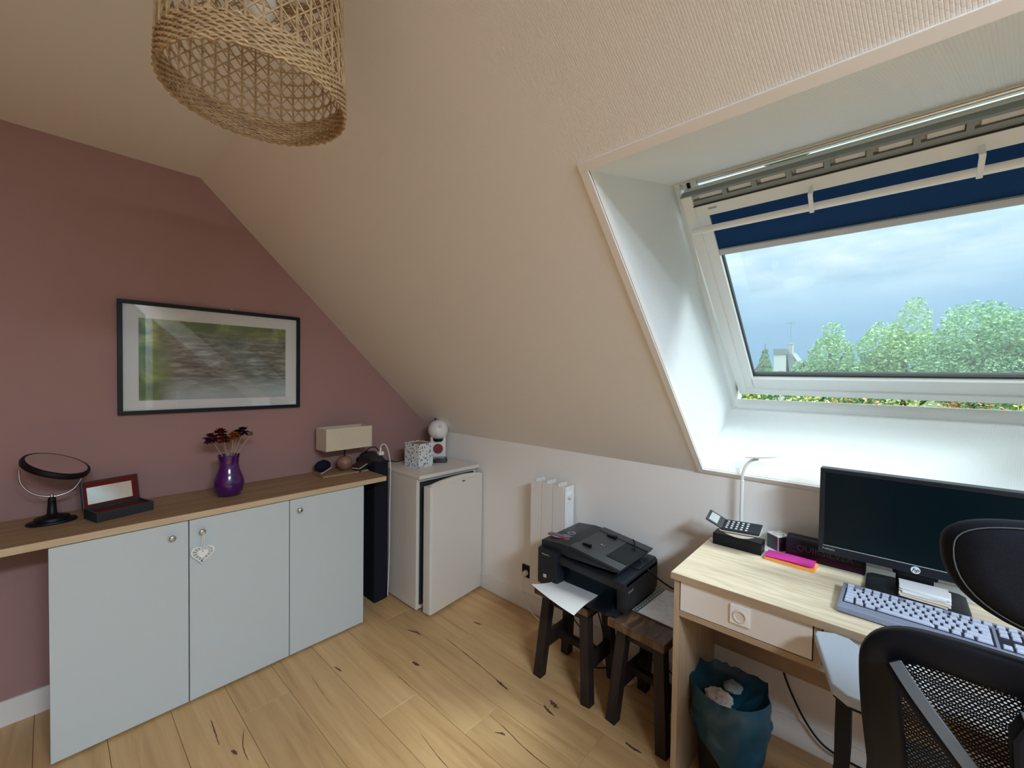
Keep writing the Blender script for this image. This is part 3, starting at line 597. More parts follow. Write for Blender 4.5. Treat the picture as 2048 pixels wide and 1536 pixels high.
# ------------------------------------------------------------------ radiator, socket, its cable
ra = thing('radiator', 'narrow white three-column electric radiator on the knee wall', 'radiator', (XK, 1.372, .19))
for i in range(3):
    y1 = .112-i*.0755; bm = NB(); bx(bm, -.100, -.088, y1-.0725, y1, 0, .622, .003); bx(bm, -.09, -.03, y1-.042, y1-.030, .01, .60); bx(bm, -.032, -.022, y1-.065, y1-.008, .02, .60, .002)
    cyl(bm, (-.06, y1-.072, .57), (-.06, y1, .57), .018); cyl(bm, (-.06, y1-.072, .04), (-.06, y1, .04), .018); obj('column', bm, M_base, ra)
    bm = NB(); bx(bm, -.100, -.022, y1-.040, y1-.032, .612, .634, .002); obj('top_fin', bm, M_base, ra)
bm = NB(); bx(bm, -.098, -.020, -.1225, -.115, .0, .622, .002)
for k in range(4): bx(bm, -.092+k*.018, -.084+k*.018, -.1245, -.122, .02, .54)
obj('end_plate', bm, M_lacq, ra)
bm = NB(); cyl(bm, (-.060, -.122, .575), (-.060, -.136, .575), .023, .021, 24); cyl(bm, (-.060, -.136, .575), (-.060, -.140, .575), .017, .016, 24); obj('thermostat_knob', bm, M_lacq, ra, sm=40)
bm = NB(); bx(bm, -.023, 0, -.06, -.04, .08, .54); bx(bm, -.023, 0, .04, .06, .08, .54); obj('wall_bracket', bm, M_base, ra)
so = thing('wall_socket', 'black wall socket low on the knee wall behind radiator', 'socket', (XK, 1.588, .228))
bm = NB(); bx(bm, -.010, 0, -.03, .03, -.036, .036, .003); obj('plate', bm, M_black, so); bm = NB(); cyl(bm, (-.011, 0, 0), (-.009, 0, 0), .02, seg=24); obj('well', bm, M_screen, so)
pg = thing('radiator_plug', 'white plug of the radiator lead in the black socket', 'plug', (XK-.0112, 1.583, .222))
bm = NB(); cyl(bm, (0, 0, 0), (-.022, 0, 0), .016, .013, 16); bx(bm, -.03, -.006, -.006, .006, -.018, .004, .003); obj('plug_body', bm, M_white, pg, sm=50)
cc = NB(); tube(cc, smooth([(XK-.030, 1.583, .205), (XK-.05, 1.578, .15), (XK-.045, 1.555, .08), (XK-.05, 1.50, .025), (XK-.06, 1.42, .012), (XK-.07, 1.30, .008)], 8), .003, 8)
tag(obj('radiator_lead', cc, M_white, None, sm=60), 'white lead drooping from the socket to the floor below radiator', 'cable')

# ------------------------------------------------------------------ stools
def stool(name, label, loc, rz, sx, sy, H):
    t = thing(name, label, 'stool', loc, rz, group='dark wooden stools beside the desk'); bm = NB(); bx(bm, -sx/2, sx/2, -sy/2, sy/2, H-.032, H, .006, 2); obj('seat', bm, M_seat, t)
    fx, fy, tx, ty = sx/2-.034, sy/2-.012, sx/2-.060, sy/2-.044
    for a in (-1, 1):
        for b_ in (-1, 1):
            bm = NB(); p = [(-.021, -.021), (.021, -.021), (.021, .021), (-.021, .021)]; tube(bm, [(a*fx, b_*fy, .0), (a*tx, b_*ty, H-.032)], 1, prof=p, upv=(1, 0, 0)); obj('leg', bm, M_brown, t)
    def at(z, f, tp): return f+(tp-f)*z/(H-.032)
    z = .16
    for b_ in (-1, 1):
        yb = b_*at(z, fy, ty); bm = NB(); bx(bm, -at(z, fx, tx), at(z, fx, tx), yb-.011, yb+.011, z-.035, z+.03, .002); obj('stretcher', bm, M_brown, t)
    bm = NB(); bx(bm, -.014, .014, -at(z, fy, ty), at(z, fy, ty), z-.016, z+.014, .002); obj('cross_bar', bm, M_brown, t)
    for b_ in (-1, 1):
        bm = NB(); bx(bm, -tx, tx, b_*ty-.008, b_*ty+.008, H-.085, H-.032); obj('apron', bm, M_brown, t)
    for a in (-1, 1):
        bm = NB(); bx(bm, a*tx-.008, a*tx+.008, -ty, ty, H-.085, H-.032); obj('apron', bm, M_brown, t)
    return t
stool('wooden_stool', 'dark wooden stool carrying the black printer', (1.640, 1.055, 0), R(0), .29, .285, .425)
stool('wooden_stool', 'dark wooden stool with worn seat and papers beside desk', (1.648, .690, 0), R(-4), .32, .240, .430)

# ------------------------------------------------------------------ printer
pr = thing('printer', 'black all-in-one inkjet printer standing on a wooden stool', 'printer', (1.508, 1.190, .4252), R(-90))
PWd, PD = .425, .345
bm = NB()
bx(bm, 0, .110, .0, PD, .020, .185, .010, 2); bx(bm, .10, PWd-.004, .16, PD-.004, .0, .160, .014, 2); bx(bm, .385, PWd, .03, PD, .018, .150, .012, 2); bx(bm, .02, .395, .02, PD, .0, .026, .006)
prism(bm, [(.02, .135), (.02, .168), (PWd, .150), (PWd, .118)], .012, PD-.005, .008, 2, frame((0, 0, 0), (1, 0, 0), (0, 0, 1), (0, 1, 0)))
bx(bm, .03, .40, .005, .12, .0, .018, .004)
obj('body', bm, M_char, pr, sm=40)
bm = NB(); prism(bm, [(.004, .184), (.004, .212), (.10, .222), (.155, .220), (.40, .190), (.40, .180), (.16, .172)], .022, PD-.008, .006, 2, frame((0, 0, 0), (1, 0, 0), (0, 0, 1), (0, 1, 0))); obj('scanner_lid', bm, M_char, pr, sm=40)
PX = frame((0, 0, 0), (1, 0, 0), (0, 0, 1), (0, 1, 0))
for poly, y0, y1 in (([(.155, .2195), (.40, .1895), (.40, .1925), (.155, .2235)], .03, .085), ([(.155, .2195), (.405, .189), (.405, .194), (.155, .227)], PD-.06, PD-.012)):
    bm = NB(); prism(bm, poly, y0, y1, .001, 1, PX); obj('feeder_rail', bm, M_char2, pr)
bm = NB(); prism(bm, [(.16, .2192), (.30, .2020), (.30, .2040), (.16, .2222)], .085, PD-.06, .001, 1, frame((0, 0, 0), (1, 0, 0), (0, 0, 1), (0, 1, 0))); obj('feeder_tray', bm, M_char2, pr)
bm = NB(); prism(bm, [(.305, .2015), (.395, .1903), (.395, .1915), (.305, .2035)], .095, PD-.07, 0, 1, frame((0, 0, 0), (1, 0, 0), (0, 0, 1), (0, 1, 0))); obj('feeder_slot', bm, M_screen, pr)
for a in ((.185, .225, .088, .102, .212, .228), (.21, .255, PD-.085, PD-.065, .206, .224)):
    bm = NB(); bx(bm, *a, .002); obj('paper_guide', bm, M_black, pr)
bm = NB(); bx(bm, .115, .385, .055, .165, .024, .135); obj('output_bay', bm, M_screen, pr)
bm = NB(); bx(bm, .125, .30, -.002, .004, .055, .125, .002, M=T4((0, .058, 0)) @ RX(-18)); obj('control_panel', bm, M_black, pr)
bm = NB(); bx(bm, .20, .245, -.006, 0, .068, .105, .001, M=T4((0, .058, 0)) @ RX(-18)); obj('touch_screen', bm, mat('touch_grey', (.03, .034, .038), .2), pr)
bm = NB(); bx(bm, .125, .375, -.04, .16, .030, .036, .002); obj('output_tray', bm, M_black, pr)
bm = NB(); bx(bm, PWd-.001, PWd+.0008, .055, .10, .095, .103, .0005); obj('card_slot', bm, M_steel, pr)
bm = NB(); cyl(bm, (.075, .165, .2195), (.075, .165, .2215), .0205, seg=28); lg = obj('round_logo', bm, mat('logo_silver', (.30, .31, .32), .35, .5), pr)
text('logo_letters', 'hp', .030, M_black, lg, T4((.075, .165, .2218)), shear=.25)
M_pale = mat('print_grey', (.45, .47, .48), .6)
text('model_text', 'OfficeJet Pro', .0085, M_pale, pr, T4((.045, -.0005, .160)) @ RX(90))
bm = NB(); bx(bm, .035, .052, -.001, .0003, .055, .070); obj('front_sticker', bm, M_pale, pr)
text('feeder_mark', '4 /', .020, M_pale, pr, T4((.245, .16, .2138)) @ RY(6.9))
# paper hanging out of the printer
def pfn(u, v):
    x = 1.585-u*.235; y = 1.118-v*.215-u*.02; s = max(0, (u-.35)/.65)
    return (x, y, .4635+.036*math.sin(min(1, u*1.3)*1.6)*.3+.020*s*(1-v)**2+.028*s*s*(.55-v)+.014*s)
bm = NB(); sheet(bm, pfn, 14, 10, .0006)
tag(obj('paper_sheet', bm, M_paper, None, sm=60), 'blank white sheet hanging out of the printer tray', 'paper')
fl = thing('coupon_card', 'crumpled blue and orange leaflet lying on the printer lid', 'leaflet', (1.600, 1.135, .6430), R(-78))
M_leaf = mat('leaflet_print', (.7, .7, .7), .5); n, l, b = nodes(M_leaf); vv = coord(M_leaf, (1, 1, 1)); sxx = n.new('ShaderNodeSeparateXYZ'); l.new(vv, sxx.inputs[0]); q = tnoise(M_leaf, vv, 60, 3)
ma = n.new('ShaderNodeMath'); ma.operation = 'MULTIPLY_ADD'; ma.inputs[1].default_value = .02; l.new(q, ma.inputs[0]); l.new(sxx.outputs['Y'], ma.inputs[2]); mr = n.new('ShaderNodeMapRange'); mr.inputs['From Min'].default_value = -.016; mr.inputs['From Max'].default_value = .042; l.new(ma.outputs[0], mr.inputs['Value'])
l.new(ramp(M_leaf, mr.outputs[0], [(.0, (.85, .80, .78)), (.14, (.62, .12, .045)), (.48, (.55, .10, .045)), (.54, (.75, .85, .95)), (.6, (.16, .36, .80)), (.86, (.22, .45, .85)), (.95, (.80, .88, .95))]), b.inputs['Base Color'])
for r_ in [x for x in n if x.type == 'VALTORGB']: r_.color_ramp.interpolation = 'CONSTANT'
bm = NB(); sheet(bm, lambda u, v: (-.056+u*.112+.003*math.sin(v*9), -.022+v*.052+.003*math.sin(u*11), .0055+.0012*math.sin(u*7+v*2)+.001*math.sin(v*5)), 16, 8, .0007); obj('sheet', bm, M_leaf, fl, sm=60)
cc = NB(); tube(cc, smooth([(1.80, .862, .648), (1.78, .845, .640), (1.745, .82, .612), (1.74, .76, .560), (1.77, .68, .505), (1.80, .60, .48), (1.85, .545, .47), (1.875, .45, .45)], 8), .0035, 8)
tag(obj('printer_cable', cc, M_black, None, sm=60), 'black cable looping from the printer lid down behind the desk', 'cable')
# documents on the second stool
dc = thing('document_folder', 'clear punched sleeve with printed letter on the worn stool', 'document', (1.735, .660, .4305), R(-3))
bm = NB(); bx(bm, -.128, .128, -.105, .105, 0, .004, .001); obj('sleeve', bm, mat('sleeve_grey', (.40, .46, .48), .25), dc)
bm = NB(); bx(bm, -.128, .128, .080, .100, .004, .0048); obj('punched_edge', bm, mat('sleeve_dark', (.14, .19, .20), .3), dc)
bm = NB()
for i in range(11): cyl(bm, (-.11+i*.022, .090, .0048), (-.11+i*.022, .090, .0053), .0035, seg=10)
obj('punch_holes', bm, M_paper, dc)
M_letter = mat('letter_print', (.8, .82, .86), .8); n, l, b = nodes(M_letter); vv = coord(M_letter, (1, 1, 1)); wv = n.new('ShaderNodeTexWave'); wv.inputs['Scale'].default_value = 34; wv.bands_direction = 'X'; wv.inputs['Distortion'].default_value = .6; l.new(vv, wv.inputs['Vector']); q = tnoise(M_letter, vv, 70, 3)
mm = n.new('ShaderNodeMath'); mm.operation = 'MULTIPLY'; l.new(wv.outputs['Fac'], mm.inputs[0]); l.new(q, mm.inputs[1]); l.new(ramp(M_letter, mm.outputs[0], [(.40, (.80, .83, .90)), (.62, (.42, .45, .55))]), b.inputs['Base Color'])
bm = NB(); bx(bm, -.130, .126, -.108, .078, .0048, .0062); obj('letter', bm, M_letter, dc)

# power strip and leads under the stools
pw = thing('power_strip', 'white power strip with glowing red switch on the floor', 'power strip', (1.80, .93, 0), R(72))
bm = NB(); bx(bm, -.10, .075, -.026, .026, 0, .038, .008, 2); obj('strip_body', bm, M_white, pw)
bm = NB(); bx(bm, .042, .066, -.012, .012, .036, .042, .002); M_led = mat('red_switch', (.5, .01, .005), .3); M_led.node_tree.nodes['Principled BSDF'].inputs['Emission Color'].default_value = (1, .06, .02, 1); M_led.node_tree.nodes['Principled BSDF'].inputs['Emission Strength'].default_value = .8; obj('switch', bm, M_led, pw, label='glowing red rocker switch')
bm = NB(); bx(bm, .038, .070, -.016, .016, .034, .0385, .001); obj('switch_frame', bm, M_black, pw)
for k, x in enumerate((-.07, -.02)):
    bm = NB(); cyl(bm, (x, 0, .0382), (x, 0, .0386), .019, seg=24); obj('outlet', bm, mat('outlet_grey', (.5, .5, .48), .5), pw)
for lab, pts, mt_, r_ in (('thin black lead curling on the floor between the two stools', [(1.82, .885, .03), (1.86, .83, .05), (1.87, .76, .10), (1.875, .70, .06), (1.86, .62, .02), (1.84, .56, .012)], M_black, .003),
                          ('black lead running along the baseboard behind printer stool', [(1.885, 1.30, .14), (1.87, 1.18, .07), (1.85, 1.08, .03), (1.82, 1.0, .03), (1.80, .96, .05)], M_black, .003),
                          ('black lead looping low beneath the printer stool', [(1.87, 1.16, .40), (1.885, 1.10, .22), (1.86, 1.04, .08), (1.80, 1.06, .012), (1.74, 1.02, .008), (1.78, .96, .012), (1.84, .90, .02)], M_black, .003),
                          ('white lead coiled beside the power strip', [(1.88, 1.06, .03), (1.83, 1.03, .012), (1.79, 1.05, .010), (1.77, 1.10, .008), (1.82, 1.13, .008), (1.86, 1.10, .010)], M_white, .003),
                          ('thin black lead hanging down knee wall below the desk', [(1.885, .305, .36), (1.880, .285, .30), (1.878, .255, .22), (1.875, .205, .13), (1.872, .15, .075), (1.87, .08, .060), (1.87, 0, .058)], M_black, .004)):
    cc = NB(); tube(cc, smooth(pts, 8), r_, 8); tag(obj('floor_cable', cc, mt_, None, sm=60), lab, 'cable')

# ================================================================== DESK
dk = thing('desk', 'pale oak desk with white drawers under the roof window', 'desk', (1.385, .527, 0))
DX, DY0 = .415, -1.157
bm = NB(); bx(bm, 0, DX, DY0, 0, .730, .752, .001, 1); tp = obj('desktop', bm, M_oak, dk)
bm = NB(); bx(bm, -.0012, 0, DY0, 0, .7302, .7515); obj('front_edge', bm, M_oakshade, tp)
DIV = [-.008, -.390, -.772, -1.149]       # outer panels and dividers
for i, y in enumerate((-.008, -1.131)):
    bm = NB(); bx(bm, .008, DX-.004, y-.018, y, 0, .730, .0006, 1); obj('side_panel', bm, M_oakshade_leg, dk)
bm = NB(); bx(bm, .008, DX-.03, -1.131, -.026, .610, .628, .0006, 1); obj('lower_board', bm, M_oakshade, dk)
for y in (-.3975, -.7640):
    bm = NB(); bx(bm, .008, DX-.05, y-.009, y+.009, .628, .730); obj('divider', bm, M_oakshade_leg, dk)
bm = NB(); bx(bm, DX-.022, DX-.006, -1.131, -.026, .335, .730); obj('back_panel', bm, M_oakshade, dk)
M_drw = mat('drawer_white', (.72, .68, .63), .5)
for a, b_ in ((-.026, -.3885), (-.4065, -.755), (-.773, -1.131)):
    bm = NB(); bx(bm, .0085, .020, b_+.003, a-.003, .6305, .7275, .0008, 1); bx(bm, .02, .32, b_+.012, a-.012, .6325, .70); dw = obj('drawer', bm, M_drw, dk)
    yc = (a+b_)/2; bm = NB(); bx(bm, .0035, .0085, yc-.027, yc+.027, .655, .712, .0015); pl = obj('pull_plate', bm, M_lacq, dw)
    bm = NB(); lathe(bm, [(.0195, 0), (.0195, .0022), (.017, .0035), (.0145, .0030), (.013, .001), (0, .0008)], 32, T4((.0036, yc, .681)) @ RY(-90)); obj('pull_ring', bm, M_drw, dw, sm=50)
ld = thing('cable_ledge', 'narrow white ledge between the desk and the knee wall', 'ledge', (1.803, .515, .70))
bm = NB(); bx(bm, 0, .104, -1.13, 0, .036, .052, .001); obj('ledge_board', bm, M_lacq, ld); bm = NB(); bx(bm, .094, .104, -1.13, 0, 0, .036); obj('ledge_batten', bm, M_lacq, ld)
DZ = .752

# phone stand, phone
sb = thing('phone_stand', 'black rectangular stand holding the cordless phone', 'stand', (1.768, .418, DZ))
bm = NB(); bx(bm, -.033, .031, -.083, .083, 0, .044, .003); obj('stand_box', bm, M_black, sb)
bm = NB(); bx(bm, -.0335, -.032, .030, .055, .018, .026); obj('port', bm, M_screen, sb)
ph = thing('desk_phone', 'dark keypad phone with raised flip screen and white underside', 'phone', (1.756, .408, DZ+.0600), 0)
TILT = RY(-18)
PM = T4((0, 0, .018)) @ RX(-4) @ TILT
bm = NB(); bx(bm, -.032, .034, -.068, .062, 0, .007, .003, 2, M=PM); kp = obj('keypad_plate', bm, M_char, ph)
prof = [(.066+.0*0, 0)]; arc = [(-.068+i*.138/14, -.026*math.sin(math.pi*(i+.6)/15.2)) for i in range(15)]
bm = NB(); prism(bm, [(y, z) for y, z in arc]+[(.070, 0), (-.068, 0)], -.030, .032, .002, 1, PM @ frame((0, 0, 0), (0, 1, 0), (0, 0, 1), (1, 0, 0))); obj('white_shell', bm, M_white, ph)
bm = NB(); bx(bm, -.0315, -.0300, -.058, .062, -.0085, -.006, M=PM); obj('shell_line', bm, M_char, ph)
FM = PM @ T4((0, .062, .004)) @ RX(32)
bm = NB(); bx(bm, -.031, .033, 0, .062, 0, .006, .002, 2, M=FM); fs = obj('flip_screen', bm, M_char, ph)
bm = NB(); bx(bm, -.024, .026, .020, .052, .006, .0066, M=FM); obj('display', bm, mat('lcd_grey', (.42, .47, .45), .3), fs)
bm = NB(); bx(bm, -.0035, .0035, -.004, .004, 0, .002, .0008, 1); kme = obj('key', bm, mat('key_pale', (.62, .66, .68), .5), kp); kme.matrix_local = PM @ T4((-.02, .045, .007))
for i in range(4):
    for j in range(5):
        if i or j: inst('key', kme.data, kp, PM @ T4((-.020+i*.0135, .045-j*.017, .007)))
# desk lamp
lp = thing('desk_lamp', 'slim white gooseneck desk lamp with flat head behind phone', 'lamp', (1.862, .432, DZ))
bm = NB(); lathe(bm, [(.040, 0), (.040, .004), (.036, .010), (.014, .016), (.009, .03), (0, .03)], 32); obj('lamp_base', bm, M_lacq, lp, sm=50)
bm = NB(); cyl(bm, (0, 0, .02), (0, 0, .235), .0068, seg=14); cyl(bm, (0, 0, .232), (0, 0, .238), .0075, seg=14); obj('lamp_post', bm, M_lacq, lp, sm=60)
bm = NB(); tube(bm, smooth([(0, 0, .235), (0, -.001, .262), (0, -.010, .295), (0, -.026, .318), (0, -.048, .329)], 6), .0055, 10); obj('gooseneck', bm, M_lacq, lp, sm=60)
bm = NB(); lathe(bm, [(0, -.0035), (.05, -.003), (.068, 0), (.066, .004), (.03, .006), (0, .006)], 36, T4((0, -.078, .343)) @ RX(-10) @ Matrix.Diagonal((.5, 1.06, 1, 1))); hd = obj('lamp_head', bm, M_lacq, lp, sm=50)
bm = NB(); cyl(bm, (0, -.048, .326), (0, -.052, .336), .007, seg=12); obj('head_joint', bm, M_lacq, hd)
# small cube box
cb = thing('gift_box', 'small cube box, white top with ring drawing, pink edge', 'box', (1.862, .302, DZ), R(-38))
bm = NB(); bx(bm, -.027, .027, -.027, .027, 0, .054, .001); obj('box_body', bm, mat('box_dark', (.05, .045, .055), .3), cb)
bm = NB(); bx(bm, -.0275, .0275, -.0275, .0275, .052, .0565, .001); tpb = obj('box_top', bm, M_lacq, cb)
bm = NB(); tube(bm, [(.017*math.cos(a), .017*math.sin(a), .0566) for a in [2*math.pi*i/28 for i in range(28)]], .0010, 4, closed=True); obj('ring_print', bm, mat('ring_brown', (.25, .17, .16), .5), tpb)
bm = NB(); bx(bm, -.0282, -.0255, -.0282, -.0255, 0, .052); obj('pink_edge', bm, mat('pink_card', (.75, .25, .42), .5), cb)
# pencil case
M_case = fabric('case_black', (.010, .010, .014), (.020, .018, .026), 260, .55)
qc = thing('pencil_case', 'black zipped pencil case lying half behind the monitor', 'pencil case', (1.833, .158, DZ))
bm = NB(); prism(bm, [(.030*math.copysign(abs(math.cos(a))**.6, math.cos(a)), .038+.038*math.copysign(abs(math.sin(a))**.6, math.sin(a))) for a in [2*math.pi*i/28 for i in range(28)]], -.112, .112, .006, 2, frame((0, 0, 0), (1, 0, 0), (0, 0, 1), (0, -1, 0))); obj('case_body', bm, M_case, qc, sm=60)
bm = NB(); bx(bm, -.031, .031, .098, .113, .004, .050, .006, 2); bx(bm, -.0315, .03, -.112, .112, .001, .028, .008, 2); obj('maroon_panel', bm, fabric('maroon_cloth', (.028, .004, .016), (.045, .007, .026), 300, .6), qc)
bm = NB(); tube(bm, smooth([(-.01, .105, .073), (-.008, 0, .0768), (-.01, -.105, .073)], 6), .0022, 6); obj('zip', bm, M_black, qc)
text('case_lettering', 'QUIKSILVER', .030, mat('lettering_grey', (.055, .040, .052), .5), qc, T4((-.0316, .0, .040)) @ RZ(-90) @ RX(90))
# sticky notes
op = thing('orange_note_pad', 'orange sticky note pad under the pink notes', 'note pad', (1.748, .246, DZ), R(-4))
bm = NB(); bx(bm, -.036, .036, -.074, .074, 0, .010, .0006, 1); obj('pad', bm, mat('orange_paper', (.85, .36, .06), .7), op)
pk = thing('pink_note_sheets', 'bright pink sticky notes lying on the orange pad', 'notes', (1.750, .252, DZ+.0102), R(-2))
M_pink = mat('pink_paper', (.86, .07, .52), .7)
for i, (dx, dy, rz_, z0) in enumerate(((0, 0, 0, 0), (.002, -.006, 2.0, .0016), (-.002, .002, -1.5, .0032))):
    bm = NB(); sheet(bm, lambda u, v: (-.036+u*.070, -.070+v*.138, .0012+.010*max(0, .25-v)**1.5+.002*math.sin(v*4)), 6, 14, .0012); obj('sheet', bm, M_pink, pk, T4((dx, dy, z0)) @ RZ(rz_), sm=60)

# monitor
mo = thing('monitor', 'black widescreen monitor switched off on the oak desk', 'monitor', (1.742, -.068, DZ))
bm = NB(); prism(bm, [(-.078, .104), (-.060, .112), (.06, .112), (.078, .100), (.088, 0), (.078, -.100), (.06, -.112), (-.060, -.112), (-.078, -.104)], 0, .012, .004, 2); obj('stand_base', bm, M_char, mo, sm=40)
bm = NB(); bx(bm, .010, .045, -.042, .042, .010, .11, .006); bx(bm, -.004, .02, -.05, .05, .055, .2, .006); obj('neck', bm, M_black, mo)
MW, MZ0, MZ1 = .234, .074, .354
bm = NB(); bx(bm, -.022, .020, -MW, MW, MZ0, MZ1, .004, 2); obj('housing', bm, M_char, mo)
bz = NB()
for a in ((-MW, MW, MZ1-.014, MZ1), (-MW, MW, MZ0, MZ0+.026), (-MW, -MW+.014, MZ0+.026, MZ1-.014), (MW-.014, MW, MZ0+.026, MZ1-.014)): bx(bz, -.0265, -.021, a[0], a[1], a[2], a[3], .0012, 1)
bzo = obj('bezel', bz, M_char, mo)
bm = NB(); bx(bm, -.0235, -.0215, -MW+.013, MW-.013, MZ0+.025, MZ1-.013); obj('screen', bm, M_screen, mo, label='dark switched-off screen')
bm = NB(); bx(bm, -.0272, -.0262, -MW+.013, MW-.013, MZ0+.0255, MZ0+.0272); obj('trim_line', bm, mat('line_silver', (.45, .50, .52), .3), bzo)
text('model_text', 'ProDisplay', .0075, M_pale, bzo, T4((-.0268, MW-.028, MZ0+.016)) @ RZ(-90) @ RX(90))
bm = NB(); cyl(bm, (-.0262, 0, MZ0+.0125), (-.0278, 0, MZ0+.0125), .0105, seg=28); lg = obj('round_logo', bm, mat('logo_white', (.72, .78, .80), .3), bzo)
text('logo_letters', 'hp', .016, M_black, lg, T4((-.0282, 0, MZ0+.0130)) @ RZ(-90) @ RX(90), shear=.3)
# pile of cards on the monitor foot
stk = thing('card_pile', 'loose pile of cards and papers on the monitor foot', 'papers', (1.705, -.089, DZ+.0122), R(-4))
rnd = random.Random(3); z = 0
for i in range(9):
    th = rnd.uniform(.0015, .0045); bm = NB(); lx, ly = rnd.uniform(.030, .036), rnd.uniform(.047, .055); bx(bm, -lx, lx, -ly, ly, 0, th, .0003, 1)
    obj('card', bm, mat('card_%d' % i, [(.80, .80, .78), (.72, .62, .52), (.75, .74, .72), (.70, .60, .50), (.80, .74, .50), (.82, .83, .85), (.74, .78, .82), (.82, .84, .86), (.80, .82, .84)][i], .6), stk, T4((rnd.uniform(-.004, .004), rnd.uniform(-.005, .005), z)) @ RZ(rnd.uniform(-5, 5))); z += th+.0002

# keyboard
kb = thing('keyboard', 'grey-blue full-size keyboard in front of the monitor', 'keyboard', (1.549, -.130, DZ), R(-1.5))
M_kb = mat('keyboard_grey', (.20, .225, .31), .4); M_kbw = mat('keyboard_well', (.012, .014, .024), .5); M_key = mat('key_grey', (.46, .51, .64), .42)
KT = T4((0, 0, .004)) @ RY(-2.2)
bm = NB(); bx(bm, -.086, .084, -.225, .225, .002, .018, .005, 2, M=KT); obj('case', bm, M_kb, kb)
bm = NB(); bx(bm, -.083, .081, -.222, .222, 0, .006, .002, 1, M=KT); obj('case_bottom', bm, M_kbw, kb)
bm = NB()
for a in ((-.066, .046, .066-.0, .213), ):
    pass
for x0, x1, y0, y1 in ((-.052, .047, -.073, .215), (-.052, .047, -.142, -.079), (-.052, .047, -.216, -.147), (.054, .069, .196, .215), (.054, .069, .098, .178), (.054, .069, .010, .090), (.054, .069, -.073, .002), (.054, .069, -.142, -.079)): bx(bm, x0, x1, y0, y1, .0178, .0186, .0004, 1, M=KT)
obj('key_well', bm, M_kbw, kb)
kmesh = {}
def key(xc, yc, wy, wx=.0148, zt=.0215):
    kk = (round(wy, 4), round(wx, 4))
    if kk not in kmesh:
        bm = NB(); tt = bmesh.new(); bmesh.ops.create_cube(tt, size=1)
        for v_ in tt.verts:
            s = .86 if v_.co.z > 0 else 1.0; v_.co = Vector((v_.co.x*wx*s, v_.co.y*wy*s, .003+v_.co.z*.006))
        bmesh.ops.bevel(tt, geom=[e_ for e_ in tt.edges], offset=.0009, segments=1, affect='EDGES'); app(bm, tt); o = obj('key', bm, M_key, kb); kmesh[kk] = o.data; o.matrix_local = KT @ T4((xc, yc, .0180)); return
    inst('key', kmesh[kk], kb, KT @ T4((xc, yc, .0180)))
U = .0192
def row(x, y, widths):
    for w_ in widths:
        if w_ > 0: key(x, y-w_*U/2, w_*U-.0044)
        y -= abs(w_)*U
row(.038, .2145, [1]*13+[1.85]); row(.0185, .2145, [1.5]+[1]*12+[1.35]); row(-.001, .2145, [1.75]+[1]*12+[1.1]); row(-.0205, .2145, [1.25]+[1]*11+[2.6]); row(-.0400, .2145, [1.3, 1.1, 1.3, 6.0, 1.3, 1.1, 1.1, 1.65])
for x in (.038, .0185): row(x, -.0805, [1.05, 1.05, 1.05])
row(-.0400, -.0805, [1.05, 1.05, 1.05]); key(-.0205, -.1108, 1.05*U-.0032)
for x in (.038, .0185, -.001, -.0205, -.0400): row(x, -.1485, [.88]*4 if x != -.04 else [1.76, .88, .88])
key(.0615, .2055, .0165, .0115)
for y0 in (.1755, .0875, -.0005): 
    for i in range(4): key(.0615, y0-.0095-i*.0192, .0162, .0115)
for i in range(3): key(.0615, -.0895-i*.0202, .0162, .0115)
bm = NB()
for y in (-.10, -.122): bx(bm, -.073, -.068, y-.004, y+.004, .0178, .0182, M=KT)
obj('case_mark', bm, M_kbw, kb)

# ------------------------------------------------------------------ bin
bn = thing('waste_bin', 'black waste bin under the desk lined with blue bag', 'bin', (1.560, .385, 0))
bm = NB(); lathe(bm, [(.085, 0), (.088, .004), (.108, .285), (.111, .29), (.105, .29), (.084, .008), (0, .008)], 36); obj('bin_body', bm, M_black, bn, sm=50)
M_bag = mat('blue_film', (.008, .064, .108), .35, Transmission_Weight=.15)
bm = NB(); nu, nv = 56, 26; gg = []
for i in range(nu):
    a = 2*math.pi*i/nu; rowv = []
    drop = .10+.03*math.sin(a*2+.6)+.075*max(0, math.cos(a-R(222)))**3+.04*max(0, math.cos(a-R(120)))**4
    for j in range(nv+1):
        s = j/nv
        if s < .55: t = s/.55; rr = .113+.014*t; z = .295-drop*(1-t)
        elif s < .72: t = (s-.55)/.17; rr = .127-.012*t; z = .295+.055*math.sin(t*math.pi*.75)
        else: t = (s-.72)/.28; rr = .115*(1-t)+.0*t; z = .33-.085*t
        nn = noise.noise(Vector((math.cos(a)*3, math.sin(a)*3, s*5)))+.5*noise.noise(Vector((math.cos(a)*8, math.sin(a)*8, s*9)))
        rr = max(.002, rr+.012*nn*(1 if j < nv else 0)); z += .014*nn
        rr = max(rr, .112) if s < .55 else rr
        rowv.append(bm.verts.new((rr*math.cos(a), rr*math.sin(a), z)))
    gg.append(rowv)
for i in range(nu):
    for j in range(nv): bm.faces.new((gg[i][j], gg[(i+1) % nu][j], gg[(i+1) % nu][j+1], gg[i][j+1]))
tag(obj('bin_bag', bm, M_bag, None, T4((1.560, .385, 0)), sm=70), 'crumpled blue plastic bag lining the black bin', 'bag')
